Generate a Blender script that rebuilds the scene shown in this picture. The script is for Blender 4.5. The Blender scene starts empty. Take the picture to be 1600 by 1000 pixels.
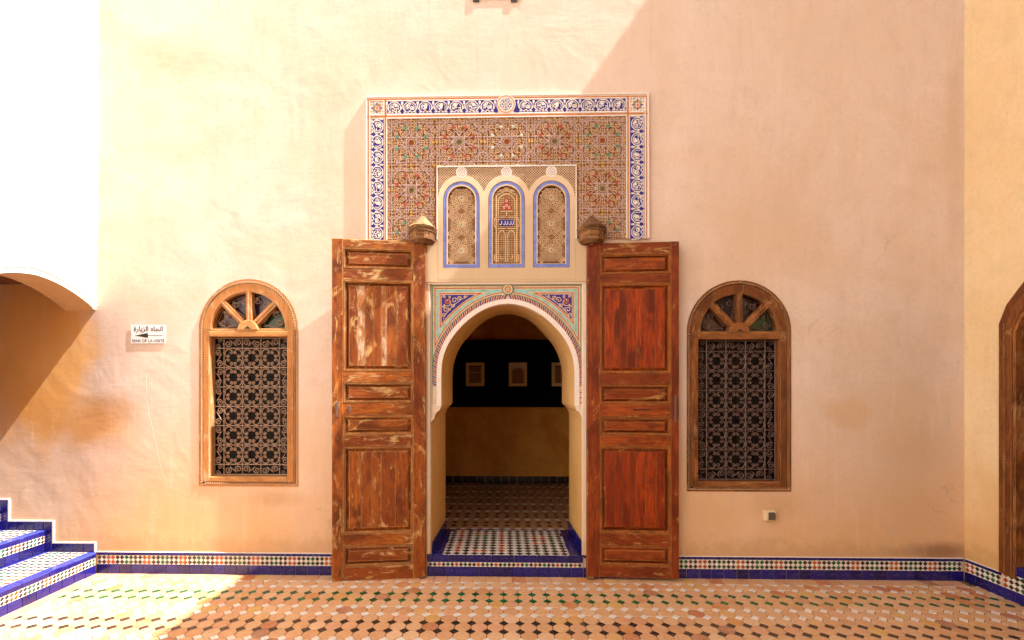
import bpy, bmesh, math, random
from mathutils import Vector, Matrix
from mathutils.geometry import tessellate_polygon
random.seed(7)
PI = math.pi
C = bpy.context.scene.collection
SC = bpy.context.scene

# ------------------------------------------------------------------ camera
F, PX0, PY0, YAW, CAMY, CAMZ = 720.0, 772.0, 603.0, math.radians(1.2), -3.62, 1.5
cam_d = bpy.data.cameras.new('camera'); cam = bpy.data.objects.new('camera', cam_d); C.objects.link(cam)
cam.location = (0, CAMY, CAMZ); cam.rotation_euler = (PI/2, 0, YAW)
cam_d.sensor_width = 36; cam_d.sensor_fit = 'HORIZONTAL'; cam_d.lens = F/1600*36
cam_d.shift_x = (800-PX0)/1600; cam_d.shift_y = (PY0-500)/1600
cam_d.clip_start = .05; cam_d.clip_end = 500
SC.camera = cam
# ------------------------------------------------------------------ light
L = Vector((-1, .135, -1.42)).normalized()
w = bpy.data.worlds.new('World'); SC.world = w; w.use_nodes = True
nt = w.node_tree; bg = nt.nodes['Background']
sky = nt.nodes.new('ShaderNodeTexSky'); sky.sky_type = 'NISHITA'; sky.sun_disc = False
sky.sun_elevation = math.asin(-L.z); sky.sun_rotation = math.atan2(-L.x, -L.y)
sky.air_density = .8; sky.dust_density = 4.0; sky.ozone_density = .3
nt.links.new(sky.outputs[0], bg.inputs[0]); bg.inputs[1].default_value = .065
sun_d = bpy.data.lights.new('sun', 'SUN'); sun_d.energy = 4.7; sun_d.angle = math.radians(.5); sun_d.color = (1, .925, .90)
sun = bpy.data.objects.new('sun', sun_d); C.objects.link(sun); sun.location = (6, -4, 12)
sun.rotation_euler = L.to_track_quat('-Z', 'Y').to_euler()
SC.view_settings.view_transform = 'Standard'; SC.view_settings.look = 'None'
SC.view_settings.exposure = 1.84; SC.view_settings.gamma = 1; SC.view_settings.use_curve_mapping = False
SC.render.engine = 'CYCLES'
SC.cycles.max_bounces = 10; SC.cycles.diffuse_bounces = 7

# ------------------------------------------------------------------ helpers
def W(px, py, y=0.0):
    """the point of the plane at depth y that the camera sees at photo pixel (px, py)"""
    u = (px-PX0)/F; c, s = math.cos(YAW), math.sin(YAW)
    dx, dy = u*c - s, u*s + c
    t = (y-CAMY)/dy
    return (dx*t, CAMZ + (PY0-py)/F*t)
U = W(788, 500)[0] - W(787, 500)[0]          # one photo pixel on the wall, metres

class MB:
    def __init__(s, xf=None): s.v = []; s.f = []; s.mi = []; s.m = 0; s.xf = xf
    def add(s, vs, fs, m=None):
        b = len(s.v); s.v += [tuple(v) for v in vs]
        for f in fs: s.f.append([b+i for i in f]); s.mi.append(s.m if m is None else m)
    def box(s, x0, x1, y0, y1, z0, z1, m=None):
        s.add([(x0,y0,z0),(x1,y0,z0),(x1,y1,z0),(x0,y1,z0),(x0,y0,z1),(x1,y0,z1),(x1,y1,z1),(x0,y1,z1)],
              [(0,1,5,4),(1,2,6,5),(2,3,7,6),(3,0,4,7),(4,5,6,7),(3,2,1,0)], m)
    def cbox(s, x0, x1, y0, y1, z0, z1, c=.002, m=None):
        """box whose front (y0) edges are chamfered"""
        s.add([(x0,y0+c,z0),(x1,y0+c,z0),(x1,y0+c,z1),(x0,y0+c,z1),(x0+c,y0,z0+c),(x1-c,y0,z0+c),(x1-c,y0,z1-c),(x0+c,y0,z1-c),
               (x0,y1,z0),(x1,y1,z0),(x1,y1,z1),(x0,y1,z1)],
              [(4,5,6,7),(0,1,5,4),(1,2,6,5),(2,3,7,6),(3,0,4,7),(8,9,1,0),(9,10,2,1),(10,11,3,2),(11,8,0,3)], m)
    def prism(s, poly, y0, y1, c=0, m=None, back=False):
        """front at y0; poly in (x,z) counter-clockwise seen from the front"""
        n = len(poly)
        if c:
            cx = sum(p[0] for p in poly)/n; cz = sum(p[1] for p in poly)/n
            inn = []
            for p in poly:
                d = math.hypot(p[0]-cx, p[1]-cz) or 1; k = max(0, 1-c*1.3/d)
                inn.append((cx+(p[0]-cx)*k, cz+(p[1]-cz)*k))
            vs = [(p[0], y0, p[1]) for p in inn] + [(p[0], y0+c, p[1]) for p in poly] + [(p[0], y1, p[1]) for p in poly]
            fs = [list(range(n))]
            for k in range(2):
                for i in range(n): j = (i+1) % n; fs.append([k*n+i, (k+1)*n+i, (k+1)*n+j, k*n+j])
        else:
            vs = [(p[0], y0, p[1]) for p in poly] + [(p[0], y1, p[1]) for p in poly]
            fs = [list(range(n))]
            for i in range(n): j = (i+1) % n; fs.append([i, n+i, n+j, j])
        if back: k = len(vs)-n; fs.append([k+i for i in range(n)][::-1])
        s.add(vs, fs, m)
    def plate(s, loops, y0, y1, m=None, back=True):
        """polygon with holes, loops in (x,z), extruded"""
        tris = tessellate_polygon([[Vector((p[0], p[1], 0)) for p in l] for l in loops])
        pts = [p for l in loops for p in l]; n = len(pts)
        vs = [(p[0], y0, p[1]) for p in pts] + [(p[0], y1, p[1]) for p in pts]
        fs = [list(t) for t in tris]
        if back: fs += [[n+i for i in t][::-1] for t in tris]
        b = 0
        for l in loops:
            k = len(l)
            for i in range(k): j = (i+1) % k; fs.append([b+i, b+j, n+b+j, n+b+i])
            b += k
        s.add(vs, fs, m)
    def ribbon(s, path, wd, y0, y1, closed=False, m=None):
        """flat raised strip along a path in (x,z)"""
        n = len(path)
        if n < 2: return
        a, b = [], []
        for i, p in enumerate(path):
            if closed: q, r = path[i-1], path[(i+1) % n]
            else: q, r = path[max(0, i-1)], path[min(n-1, i+1)]
            dx, dz = r[0]-q[0], r[1]-q[1]; l = math.hypot(dx, dz) or 1
            nx, nz = -dz/l*wd/2, dx/l*wd/2
            a.append((p[0]+nx, p[1]+nz)); b.append((p[0]-nx, p[1]-nz))
        vs = [(p[0], y0, p[1]) for p in a] + [(p[0], y0, p[1]) for p in b] + [(p[0], y1, p[1]) for p in a] + [(p[0], y1, p[1]) for p in b]
        fs = []
        for i in range(n if closed else n-1):
            j = (i+1) % n
            fs += [[i, n+i, n+j, j], [2*n+i, i, j, 2*n+j], [n+i, 3*n+i, 3*n+j, n+j]]
        if not closed: fs += [[0, 2*n, 3*n, n], [n-1, 2*n-1, 4*n-1, 3*n-1]]
        s.add(vs, fs, m)
    def tube(s, path, r, k=5, closed=False, m=None, r2=None):
        """path of 3-D points"""
        n = len(path); vs = []; fs = []; P = [Vector(p) for p in path]
        up = Vector((0, 1, 0))
        for i, p in enumerate(P):
            t = (P[(i+1) % n]-P[i-1]) if closed else (P[min(n-1, i+1)]-P[max(0, i-1)])
            t.normalize(); a = t.cross(up)
            if a.length < .1: a = t.cross(Vector((1, 0, 0)))
            a.normalize(); b = t.cross(a)
            rr = r if r2 is None else r+(r2-r)*i/(n-1)
            for q in range(k): g = 2*PI*q/k+.3; vs.append(p + a*math.cos(g)*rr + b*math.sin(g)*rr)
        for i in range(n if closed else n-1):
            j = (i+1) % n
            for q in range(k): h = (q+1) % k; fs.append([i*k+q, i*k+h, j*k+h, j*k+q])
        if not closed: fs += [list(range(k))[::-1], [(n-1)*k+q for q in range(k)]]
        s.add(vs, fs, m)
    def skin(s, A, B, m=None, closed=False):
        n = len(A); s.add(list(A)+list(B), [[i, (i+1) % n, n+(i+1) % n, n+i] for i in range(n if closed else n-1)], m)
    def build(s, name, mats, parent=None, smooth=False, off=None, kind=None, link=True, bevel=0):
        me = bpy.data.meshes.new(name)
        vs = [s.xf(v) for v in s.v] if s.xf else s.v
        if off is None and parent is not None: off = root_of(parent).location
        if off is not None: vs = [(v[0]-off[0], v[1]-off[1], v[2]-off[2]) for v in vs]
        me.from_pydata([tuple(v) for v in vs], [], s.f)
        if not isinstance(mats, (list, tuple)): mats = [mats]
        for m in mats: me.materials.append(m)
        me.polygons.foreach_set('material_index', s.mi)
        bm = bmesh.new(); bm.from_mesh(me); bmesh.ops.recalc_face_normals(bm, faces=bm.faces)
        if bevel: bmesh.ops.bevel(bm, geom=bm.edges[:], offset=bevel, segments=1, affect='EDGES', clamp_overlap=True)
        bm.to_mesh(me); bm.free()
        if smooth: me.polygons.foreach_set('use_smooth', [True]*len(me.polygons))
        me.update()
        if not link: return me
        o = bpy.data.objects.new(name, me); C.objects.link(o)
        if parent is not None: o.parent = parent
        if kind: o['kind'] = kind
        return o
def root_of(o):
    while o.parent: o = o.parent
    return o
def thing(name, label, cat, loc=(0, 0, 0), group=None):
    o = bpy.data.objects.new(name, None); C.objects.link(o); o.location = loc; o.empty_display_size = .1
    o['label'] = label; o['category'] = cat
    if group: o['group'] = group
    return o
def inst(name, me, parent, loc, rot=(0, 0, 0), scale=(1, 1, 1)):
    o = bpy.data.objects.new(name, me); C.objects.link(o); o.parent = parent
    r = root_of(parent).location
    o.location = (loc[0]-r[0], loc[1]-r[1], loc[2]-r[2]); o.rotation_euler = rot; o.scale = scale
    return o
def rnd(a): return random.uniform(-a, a)
def spline(pts, n=6):
    out = []
    for i in range(len(pts)-1):
        p0, p1, p2, p3 = pts[max(0, i-1)], pts[i], pts[i+1], pts[min(len(pts)-1, i+2)]
        for k in range(n):
            t = k/n
            out.append(tuple(.5*((2*p1[q])+(-p0[q]+p2[q])*t+(2*p0[q]-5*p1[q]+4*p2[q]-p3[q])*t*t+(-p0[q]+3*p1[q]-3*p2[q]+p3[q])*t**3) for q in range(len(p1))))
    out.append(pts[-1]); return out

# ------------------------------------------------------------------ materials
class NM:
    def __init__(s, name, rough=.7, spec=.3):
        s.mat = bpy.data.materials.new(name); s.mat.use_nodes = True; s.t = s.mat.node_tree
        s.b = s.t.nodes['Principled BSDF']; s.b.inputs['Roughness'].default_value = rough
        s.b.inputs['Specular IOR Level'].default_value = spec
        s.co = s.t.nodes.new('ShaderNodeTexCoord').outputs['Object']
    def n(s, typ, ins=None, **kw):
        x = s.t.nodes.new(typ)
        for k, v in kw.items(): setattr(x, k, v)
        for k, v in (ins or {}).items():
            if hasattr(v, 'is_output') or isinstance(v, bpy.types.NodeSocket): s.t.links.new(v, x.inputs[k])
            else: x.inputs[k].default_value = v
        return x
    def mapping(s, scale, co=None, rot=(0, 0, 0)): return s.n('ShaderNodeMapping', {'Vector': co or s.co, 'Scale': scale, 'Rotation': rot}).outputs[0]
    def noise(s, scale, detail=5, rough=.55, vec=None, dist=0):
        return s.n('ShaderNodeTexNoise', {'Vector': vec or s.co, 'Scale': scale, 'Detail': detail, 'Roughness': rough, 'Distortion': dist}).outputs['Fac']
    def ramp(s, fac, a, b, lo=0, hi=1):
        return s.n('ShaderNodeMapRange', {'Value': fac, 'From Min': a, 'From Max': b, 'To Min': lo, 'To Max': hi}, interpolation_type='SMOOTHSTEP').outputs[0]
    def math(s, op, a, b=0.0): return s.n('ShaderNodeMath', {0: a, 1: b}, operation=op).outputs[0]
    def mix(s, fac, a, b, mode='MIX'):
        x = s.t.nodes.new('ShaderNodeMix'); x.data_type = 'RGBA'; x.blend_type = mode
        for sock, v in ((x.inputs[0], fac), (x.inputs[6], a), (x.inputs[7], b)):
            if isinstance(v, bpy.types.NodeSocket): s.t.links.new(v, sock)
            else: sock.default_value = v if isinstance(v, (int, float)) else (*v, 1) if len(v) == 3 else v
        return x.outputs[2]
    def color(s, c):
        if isinstance(c, bpy.types.NodeSocket): s.t.links.new(c, s.b.inputs['Base Color'])
        else: s.b.inputs['Base Color'].default_value = (*c, 1)
    def bump(s, h, dist=.01, strength=1, prev=None):
        x = s.n('ShaderNodeBump', {'Height': h, 'Distance': dist, 'Strength': strength})
        if prev is not None: s.t.links.new(prev, x.inputs['Normal'])
        return x.outputs[0]
    def normal(s, n): s.t.links.new(n, s.b.inputs['Normal'])
    def island(s):
        a = s.n('ShaderNodeNewGeometry').outputs['Random Per Island']; b = s.n('ShaderNodeObjectInfo').outputs['Random']
        return s.math('FRACT', s.math('ADD', a, b))
    def blob(s, x, z, rx, rz, soft=.5, y=None, ry=1):
        """noisy patch mask round a place"""
        v = s.n('ShaderNodeVectorMath', {0: s.co, 1: (x, y or 0, z)}, operation='SUBTRACT').outputs[0]
        v = s.n('ShaderNodeVectorMath', {0: v, 1: (1/rx, 1/ry if y is not None else 0, 1/rz)}, operation='MULTIPLY').outputs[0]
        d = s.n('ShaderNodeVectorMath', {0: v}, operation='LENGTH').outputs['Value']
        d = s.math('ADD', d, s.math('MULTIPLY', s.math('SUBTRACT', s.noise(3.2, 6, .6), .5), 1.3))
        return s.ramp(d, 1+soft/2, 1-soft, 0, 1)
def rough_socket(m, v): m.t.links.new(v, m.b.inputs['Roughness'])

def plaster(name, base, alt, blobs=(), low=None, bumpk=1.0, lowtop=1.6, streak=True):
    m = NM(name, .86, .2)
    a = m.ramp(m.noise(1.1, 6, .6, dist=.6), .38, .66)
    col = m.mix(a, base, alt)
    b = m.ramp(m.noise(5.5, 8, .65, dist=.3), .45, .75)
    col = m.mix(m.math('MULTIPLY', b, .35), col, tuple(c*.78 for c in alt))
    f = m.ramp(m.noise(34, 6, .7), .35, .75, .0, .22)
    col = m.mix(f, col, tuple(c*.62 for c in alt))
    if low:
        z = m.n('ShaderNodeSeparateXYZ', {0: m.co}).outputs[2]
        z = m.math('ADD', z, m.math('MULTIPLY', m.math('SUBTRACT', m.noise(1.7, 5), .5), 1.3))
        col = m.mix(m.ramp(z, lowtop, .1, 0, .8), col, low)
        z2 = m.n('ShaderNodeSeparateXYZ', {0: m.co}).outputs[2]
        z2 = m.math('ADD', z2, m.math('MULTIPLY', m.math('SUBTRACT', m.noise(9, 6, .7), .5), .35))
        col = m.mix(m.ramp(z2, .36, .19, 0, .45), col, tuple(c*.62 for c in low))
    for (x, z, rx, rz, c, k, soft) in blobs:
        col = m.mix(m.math('MULTIPLY', m.blob(x, z, rx, rz, soft), k), col, c)
    # hairline cracks, brushed streaks
    dv = m.n('ShaderNodeTexNoise', {'Vector': m.co, 'Scale': 4.0, 'Detail': 5.0}).outputs['Color']
    cv = m.n('ShaderNodeVectorMath', {0: dv, 1: (.35, .35, .35)}, operation='MULTIPLY').outputs[0]
    cv = m.n('ShaderNodeVectorMath', {0: m.co, 1: cv}, operation='ADD').outputs[0]
    vo = m.n('ShaderNodeTexVoronoi', {'Vector': cv, 'Scale': .9}, feature='DISTANCE_TO_EDGE').outputs['Distance']
    hair = m.math('MULTIPLY', m.ramp(vo, .007, .001), m.ramp(m.noise(1.9, 3), .54, .64, 0, .28))
    col = m.mix(hair, col, tuple(c*.5 for c in alt))
    for sc_, ro_, k_ in (((1.2, 1.2, 5), .5, .05), ((4, 1.2, 1.2), .4, .03), ((2.5, 2.5, .35), 0, .22)):
        st_ = m.noise(3.0, 6, .65, vec=m.mapping(sc_, rot=(0, ro_, 0)), dist=.8)
        col = m.mix(m.ramp(st_, .52, .72, 0, k_), col, tuple(c*.72 for c in alt))
        col = m.mix(m.ramp(st_, .46, .28, 0, k_), col, tuple(min(.85, c*1.15) for c in base))
    m.color(col)
    n1 = m.bump(m.noise(1.7, 3, .5, dist=.6), .013*bumpk)
    n2 = m.bump(m.noise(26, 7, .65, vec=m.mapping((1, 1, .6))), .0009*bumpk, prev=n1)
    sc = m.n('ShaderNodeTexNoise', {'Vector': m.mapping((3, 3, 16), rot=(0, .5, 0)), 'Scale': 2.2, 'Detail': 6.0, 'Roughness': .6, 'Distortion': 1.2}).outputs['Fac']
    n3 = m.bump(sc, .0008*bumpk, prev=n2)
    n4 = m.bump(m.noise(150, 4, .7), .0003*bumpk, prev=n3)
    m.normal(n4)
    return m.mat

def glaze(name, base, dark, rough=.16, wear=(.5, .42, .35), weark=.6):
    m = NM(name, rough, .5)
    r = m.island()
    col = m.mix(m.ramp(r, 0, 1), base, dark)
    col = m.mix(m.ramp(m.noise(22, 5, .6), .4, .75, 0, .6), col, dark)
    chips = m.ramp(m.noise(110, 4, .7), .70, .76, 0, weark)
    m.color(m.mix(chips, col, wear))
    rough_socket(m, m.ramp(m.noise(40, 4), .3, .8, rough*.6, rough*2.4))
    n = m.bump(m.noise(11, 3), .004); m.normal(m.bump(m.noise(60, 3), .0008, prev=n))
    m.b.inputs['Coat Weight'].default_value = .12; m.b.inputs['Coat Roughness'].default_value = .08
    return m.mat

def wood(name, base, dark, pale, pale_k=.5, edge=True, grain_axis='z', rough=.45, patch=(.55, .64)):
    m = NM(name, rough, .22)
    o = m.n('ShaderNodeObjectInfo').outputs['Random']
    sh = m.n('ShaderNodeCombineXYZ', {0: m.math('MULTIPLY', o, 17), 1: m.math('MULTIPLY', o, 31), 2: m.math('MULTIPLY', o, 7)}).outputs[0]
    co = m.n('ShaderNodeVectorMath', {0: m.co, 1: sh}, operation='ADD').outputs[0]
    sc = (1, 1, .11) if grain_axis == 'z' else (.11, 1, 1)
    v = m.mapping(sc, co)
    g = m.noise(55, 7, .65, vec=v, dist=.5)
    col = m.mix(m.ramp(g, .3, .7), base, dark)
    big = m.noise(5, 5, .6, vec=m.mapping((1, 1, .5) if grain_axis == 'z' else (.5, 1, 1), co), dist=.8)
    col = m.mix(m.ramp(big, .44, .66, 0, .85), col, tuple(c*.5 for c in dark))
    fine = m.noise(24, 7, .75, vec=m.mapping((1, 1, .3) if grain_axis == 'z' else (.3, 1, 1), co), dist=.6)
    col = m.mix(m.ramp(fine, .52, .68, 0, .6), col, tuple(c*.45 for c in dark))
    col = m.mix(m.ramp(o, 0, 1, 0, .65), col, dark)
    pw = m.math('ADD', m.math('MULTIPLY', m.noise(9, 8, .72, vec=m.mapping((1, 1, .45) if grain_axis == 'z' else (.4, 1, 1), co), dist=1.2), .7), m.math('MULTIPLY', g, .3))
    if edge:
        bev = m.n('ShaderNodeBevel', {'Radius': .006}, samples=4).outputs[0]
        gn = m.n('ShaderNodeNewGeometry').outputs['Normal']
        dt = m.n('ShaderNodeVectorMath', {0: bev, 1: gn}, operation='DOT_PRODUCT').outputs['Value']
        pw = m.math('ADD', pw, m.ramp(dt, .995, .8, 0, .26))
    pk = m.ramp(pw, patch[0], patch[1], 0, pale_k)
    col = m.mix(pk, col, m.mix(m.ramp(g, .3, .7), pale, tuple(c*.6 for c in pale)))
    crack = m.ramp(m.noise(95, 3, .5, vec=m.mapping((1, 1, .04) if grain_axis == 'z' else (.04, 1, 1), co)), .68, .73, 0, .75)
    col = m.mix(crack, col, (.03, .012, .006))
    m.color(col)
    rough_socket(m, m.math('ADD', rough, m.math('MULTIPLY', pk, .35)))
    n = m.bump(g, .0022); n = m.bump(pw, .006, prev=n); m.normal(n)
    return m.mat

def simple(name, c, rough=.7, var=.25, spec=.3, metal=0, bump=.0006, scale=60):
    m = NM(name, rough, spec)
    col = m.mix(m.ramp(m.noise(scale, 4, .6), .35, .7), c, tuple(x*(1-var) for x in c))
    m.color(m.mix(m.ramp(m.island(), 0, 1, 0, .5*var), col, tuple(x*.6 for x in c)))
    m.b.inputs['Metallic'].default_value = metal
    m.normal(m.bump(m.noise(scale*3, 3), bump))
    return m.mat

def ter(name='terracotta_glaze', k=1):
    m = NM(name, .42, .3)
    r = m.island()
    rp = m.n('ShaderNodeValToRGB', {0: r}); e = rp.color_ramp; e.interpolation = 'LINEAR'
    cols = [(0, (.62, .34, .17)), (.14, (.68, .42, .23)), (.3, (.58, .29, .14)), (.42, (.72, .48, .29)), (.55, (.62, .34, .16)), (.68, (.68, .40, .20)), (.78, (.66, .34, .20)), (.87, (.66, .42, .14)), (.94, (.54, .19, .07)), (1, (.38, .19, .12))]
    e.elements[0].position = 0; e.elements[0].color = (*cols[0][1], 1); e.elements[1].position = 1; e.elements[1].color = (*cols[-1][1], 1)
    for p, c in cols[1:-1]: x = e.elements.new(p); x.color = (*c, 1)
    wc = m.n('ShaderNodeNewGeometry').outputs['Position']
    col = m.mix(m.ramp(m.noise(16, 7, .7, vec=wc, dist=1), .42, .7, 0, .4), rp.outputs[0], (.76, .52, .32))
    col = m.mix(m.ramp(m.noise(45, 5, .7, vec=wc), .56, .7, 0, .6), col, (.36, .15, .06))
    if k == 1: col = m.mix(1.0, col, (.93, .92, .90), 'MULTIPLY')
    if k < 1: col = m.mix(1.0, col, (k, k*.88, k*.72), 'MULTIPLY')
    m.color(col)
    rough_socket(m, m.ramp(m.noise(30, 4, vec=wc), .3, .7, .3, .55))
    m.normal(m.bump(m.noise(40, 5, .6, vec=wc), .0025))
    return m.mat

def px_blob(px, py, rx, rz, c, k, soft=.5):
    x, z = W(px, py); return (x, z, rx*U, rz*U, c, k, soft)
M = {}
M['wall'] = plaster('ochre_limewash', (.73, .59, .50), (.70, .535, .41), low=(.66, .39, .175), bumpk=1.0, blobs=[
    px_blob(60, 550, 95, 150, (.84, .47, .15), .95, .4), px_blob(30, 640, 90, 70, (.70, .33, .08), .7, .8), px_blob(130, 665, 85, 40, (.60, .31, .10), .9, .8),
    px_blob(170, 640, 50, 26, (.52, .27, .10), .6, .8), px_blob(75, 775, 90, 60, (.62, .50, .38), .5, .9), px_blob(190, 520, 40, 60, (.60, .46, .36), .5, .9),
    px_blob(1325, 645, 38, 26, (.60, .35, .16), .5, .5), px_blob(1470, 862, 60, 14, (.25, .12, .06), .75, .9), px_blob(1440, 700, 70, 34, (.62, .42, .24), .5, .9),
    px_blob(1395, 640, 110, 60, (.64, .44, .26), .45, .9), px_blob(1490, 200, 14, 170, (.60, .42, .27), .5, .9), px_blob(430, 780, 46, 16, (.48, .30, .16), .55, .7),
    px_blob(1120, 800, 40, 26, (.64, .40, .20), .6, .8), px_blob(1210, 790, 50, 20, (.50, .27, .12), .4, .9), px_blob(270, 100, 110, 40, (.62, .42, .26), .5, .9),
    px_blob(870, 70, 200, 90, (.68, .54, .43), .7, .9), px_blob(692, 420, 18, 55, (.74, .64, .54), .8, .9), px_blob(430, 390, 90, 30, (.68, .52, .39), .6, .6),
    px_blob(1180, 330, 120, 130, (.62, .42, .27), .4, .9), px_blob(1300, 60, 190, 70, (.66, .51, .38), .5, .9)])
M['wall_right'] = plaster('cream_limewash', (.75, .59, .37), (.72, .53, .30), low=(.62, .36, .13), lowtop=1.0)
M['wall_left'] = plaster('white_limewash', (.79, .75, .67), (.77, .71, .61), bumpk=.6)
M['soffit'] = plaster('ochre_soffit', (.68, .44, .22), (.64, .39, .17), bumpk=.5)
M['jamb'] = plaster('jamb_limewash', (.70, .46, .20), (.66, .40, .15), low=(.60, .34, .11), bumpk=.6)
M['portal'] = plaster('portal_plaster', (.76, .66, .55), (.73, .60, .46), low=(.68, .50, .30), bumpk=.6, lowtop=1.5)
M['room'] = plaster('dark_room_plaster', (.82, .38, .075), (.62, .23, .03), bumpk=.7)
M['stucco'] = plaster('carved_stucco', (.76, .66, .56), (.72, .60, .48), bumpk=.25)
M['blue'] = glaze('cobalt_glaze', (.013, .011, .16), (.009, .006, .08))
M['skylit_blue'] = glaze('skylit_cobalt_glaze', (.06, .085, .42), (.035, .04, .30))  # cobalt made paler: the sky's reflection on the treads put into the colour
M['gwhite'] = glaze('white_glaze', (.74, .71, .66), (.68, .63, .56), wear=(.4, .3, .2))
M['gblack'] = glaze('black_glaze', (.03, .022, .018), (.045, .026, .018), wear=(.3, .2, .14))
M['ggreen'] = glaze('green_glaze', (.008, .13, .04), (.006, .07, .022))
M['gorange'] = glaze('amber_glaze', (.46, .10, .008), (.32, .055, .006))
M['ter'] = ter(); M['ter_room'] = ter('shaded_room_terracotta', .55)  # room copy is darkened: the shade indoors is put into its colour
M['grout'] = simple('floor_grout', (.20, .105, .045), .9, .3, scale=30)
M['wgrout'] = simple('wall_grout', (.62, .50, .40), .9, .25, scale=40)
M['edge'] = simple('white_edging', (.80, .72, .66), .8, .12, scale=30)
M['doorL'] = wood('sunworn_varnish', (.42, .12, .014), (.17, .034, .005), (.76, .48, .18), .8, patch=(.53, .62), rough=.55)
M['doorLh'] = wood('sunworn_varnish_rail', (.44, .13, .016), (.18, .038, .006), (.78, .52, .22), .85, grain_axis='x', patch=(.52, .61), rough=.55)
M['boardpale'] = wood('bare_grey_board', (.44, .16, .035), (.28, .08, .016), (.70, .54, .36), .9, patch=(.49, .58))
M['doorR'] = wood('red_varnish', (.38, .078, .010), (.14, .022, .005), (.68, .34, .08), .75, patch=(.545, .63), rough=.5)
M['doorRh'] = wood('red_varnish_rail', (.37, .08, .011), (.14, .024, .005), (.72, .40, .12), .8, grain_axis='x', patch=(.54, .63), rough=.5)
M['doorRb'] = wood('red_varnished_board', (.46, .065, .006), (.15, .018, .005), (.62, .28, .05), .6, patch=(.57, .66), rough=.42)
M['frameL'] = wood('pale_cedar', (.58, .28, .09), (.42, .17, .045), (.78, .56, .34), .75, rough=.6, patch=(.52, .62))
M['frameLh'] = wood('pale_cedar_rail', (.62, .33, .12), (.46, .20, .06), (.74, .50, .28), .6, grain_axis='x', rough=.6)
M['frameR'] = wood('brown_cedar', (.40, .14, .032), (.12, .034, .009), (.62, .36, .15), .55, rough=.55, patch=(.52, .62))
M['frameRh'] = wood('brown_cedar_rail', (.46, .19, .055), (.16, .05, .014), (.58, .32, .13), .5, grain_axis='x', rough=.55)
M['oldwood'] = wood('weathered_bracket_wood', (.34, .165, .06), (.10, .038, .012), (.56, .36, .18), .6, rough=.7, grain_axis='x')
M['oldcap'] = wood('bleached_bracket_cap', (.36, .22, .11), (.24, .13, .055), (.50, .36, .22), .5, rough=.75)
M['beam'] = wood('ceiling_planks', (.30, .12, .05), (.16, .05, .02), (.4, .2, .1), .3, grain_axis='x')
M['ironL'] = simple('sunlit_wrought_iron', (.40, .27, .18), .55, .5, .5, .25, scale=90)  # paler copy of ironR, sunlight on the left grille put into the colour
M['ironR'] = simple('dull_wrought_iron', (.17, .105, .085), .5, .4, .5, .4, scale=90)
M['shutter'] = wood('shutter_and_deep_shade', (.016, .007, .004), (.006, .003, .002), (.05, .02, .01), .2)  # near black; also paints the rope groove's shade and the side door's dark
M['sign'] = simple('enamel_white', (.80, .80, .82), .35, .04)
M['ink'] = simple('black_print', (.035, .022, .018), .6, .1)
M['black'] = simple('black_board', (.0035, .003, .003), .9, .1, .05)
M['photo_mount'] = simple('ochre_print', (.78, .50, .20), .6, .2)
M['photo_dark'] = simple('brown_print', (.22, .06, .02), .6, .4)
M['photo_light'] = simple('cream_print', (.82, .62, .44), .6, .2)
M['cream_plastic'] = simple('cream_plastic', (.70, .58, .36), .4, .1)
M['grey_plastic'] = simple('grey_plastic', (.10, .085, .06), .45, .1)
M['p_blue'] = simple('blue_paint', (.045, .035, .27), .75, .25, scale=35)
M['p_sky'] = simple('sky_blue_paint', (.20, .27, .68), .75, .3, scale=22)
M['p_red'] = simple('red_paint', (.46, .09, .04), .75, .3, scale=40)
M['p_orange'] = simple('orange_paint', (.66, .22, .05), .8, .3, scale=30)
M['p_teal'] = simple('turquoise_paint', (.30, .60, .55), .8, .35, scale=22)
M['p_green'] = simple('green_paint', (.12, .29, .18), .8, .3, scale=40)
M['p_yellow'] = simple('yellow_paint', (.62, .38, .07), .8, .3, scale=40)
M['p_lilac'] = simple('lilac_paint', (.50, .38, .38), .8, .3, scale=25)
M['s_white'] = simple('white_stucco_relief', (.80, .73, .68), .85, .1, scale=40)
M['s_cream'] = simple('cream_stucco_relief', (.72, .51, .32), .85, .2, scale=30)
M['s_tan'] = simple('tan_stucco_relief', (.62, .38, .17), .85, .25, scale=30)
M['s_ochre'] = simple('ochre_stucco_ground', (.24, .09, .022), .9, .4, scale=40)
M['s_dark'] = simple('dark_pierced_ground', (.07, .022, .007), .9, .3, scale=40)
def glass(name, c):
    m = NM(name, .15, .5); m.color(m.mix(m.noise(8, 3), c, tuple(x*.35 for x in c))); return m.mat
M['g_purple'] = glass('mauve_glass', (.05, .022, .05)); M['g_brown'] = glass('amber_glass', (.07, .022, .008)); M['g_green'] = glass('green_glass', (.02, .06, .012)); M['g_red'] = glass('dark_red_glass', (.03, .006, .004))

def text_mesh(s, name, width, mat, y, xc, zc, parent, bold=0):
    c = bpy.data.curves.new(name, 'FONT'); c.body = s; c.align_x = 'CENTER'; c.offset = bold; c.extrude = .02
    o = bpy.data.objects.new(name, c); C.objects.link(o); bpy.context.view_layer.update()
    me = bpy.data.meshes.new_from_object(o.evaluated_get(bpy.context.evaluated_depsgraph_get()))
    bpy.data.objects.remove(o)
    xs = [v.co.x for v in me.vertices]; ys = [v.co.y for v in me.vertices]
    k = width/(max(xs)-min(xs)); mx = (max(xs)+min(xs))/2; my = (max(ys)+min(ys))/2
    r = root_of(parent).location
    for v in me.vertices: v.co = ((v.co.x-mx)*k+xc-r[0], y-v.co.z*k*.5-r[1], (v.co.y-my)*k+zc-r[2])
    me.materials.clear(); me.materials.append(mat)
    ob = bpy.data.objects.new(name, me); C.objects.link(ob); ob.parent = parent; return ob

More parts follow.
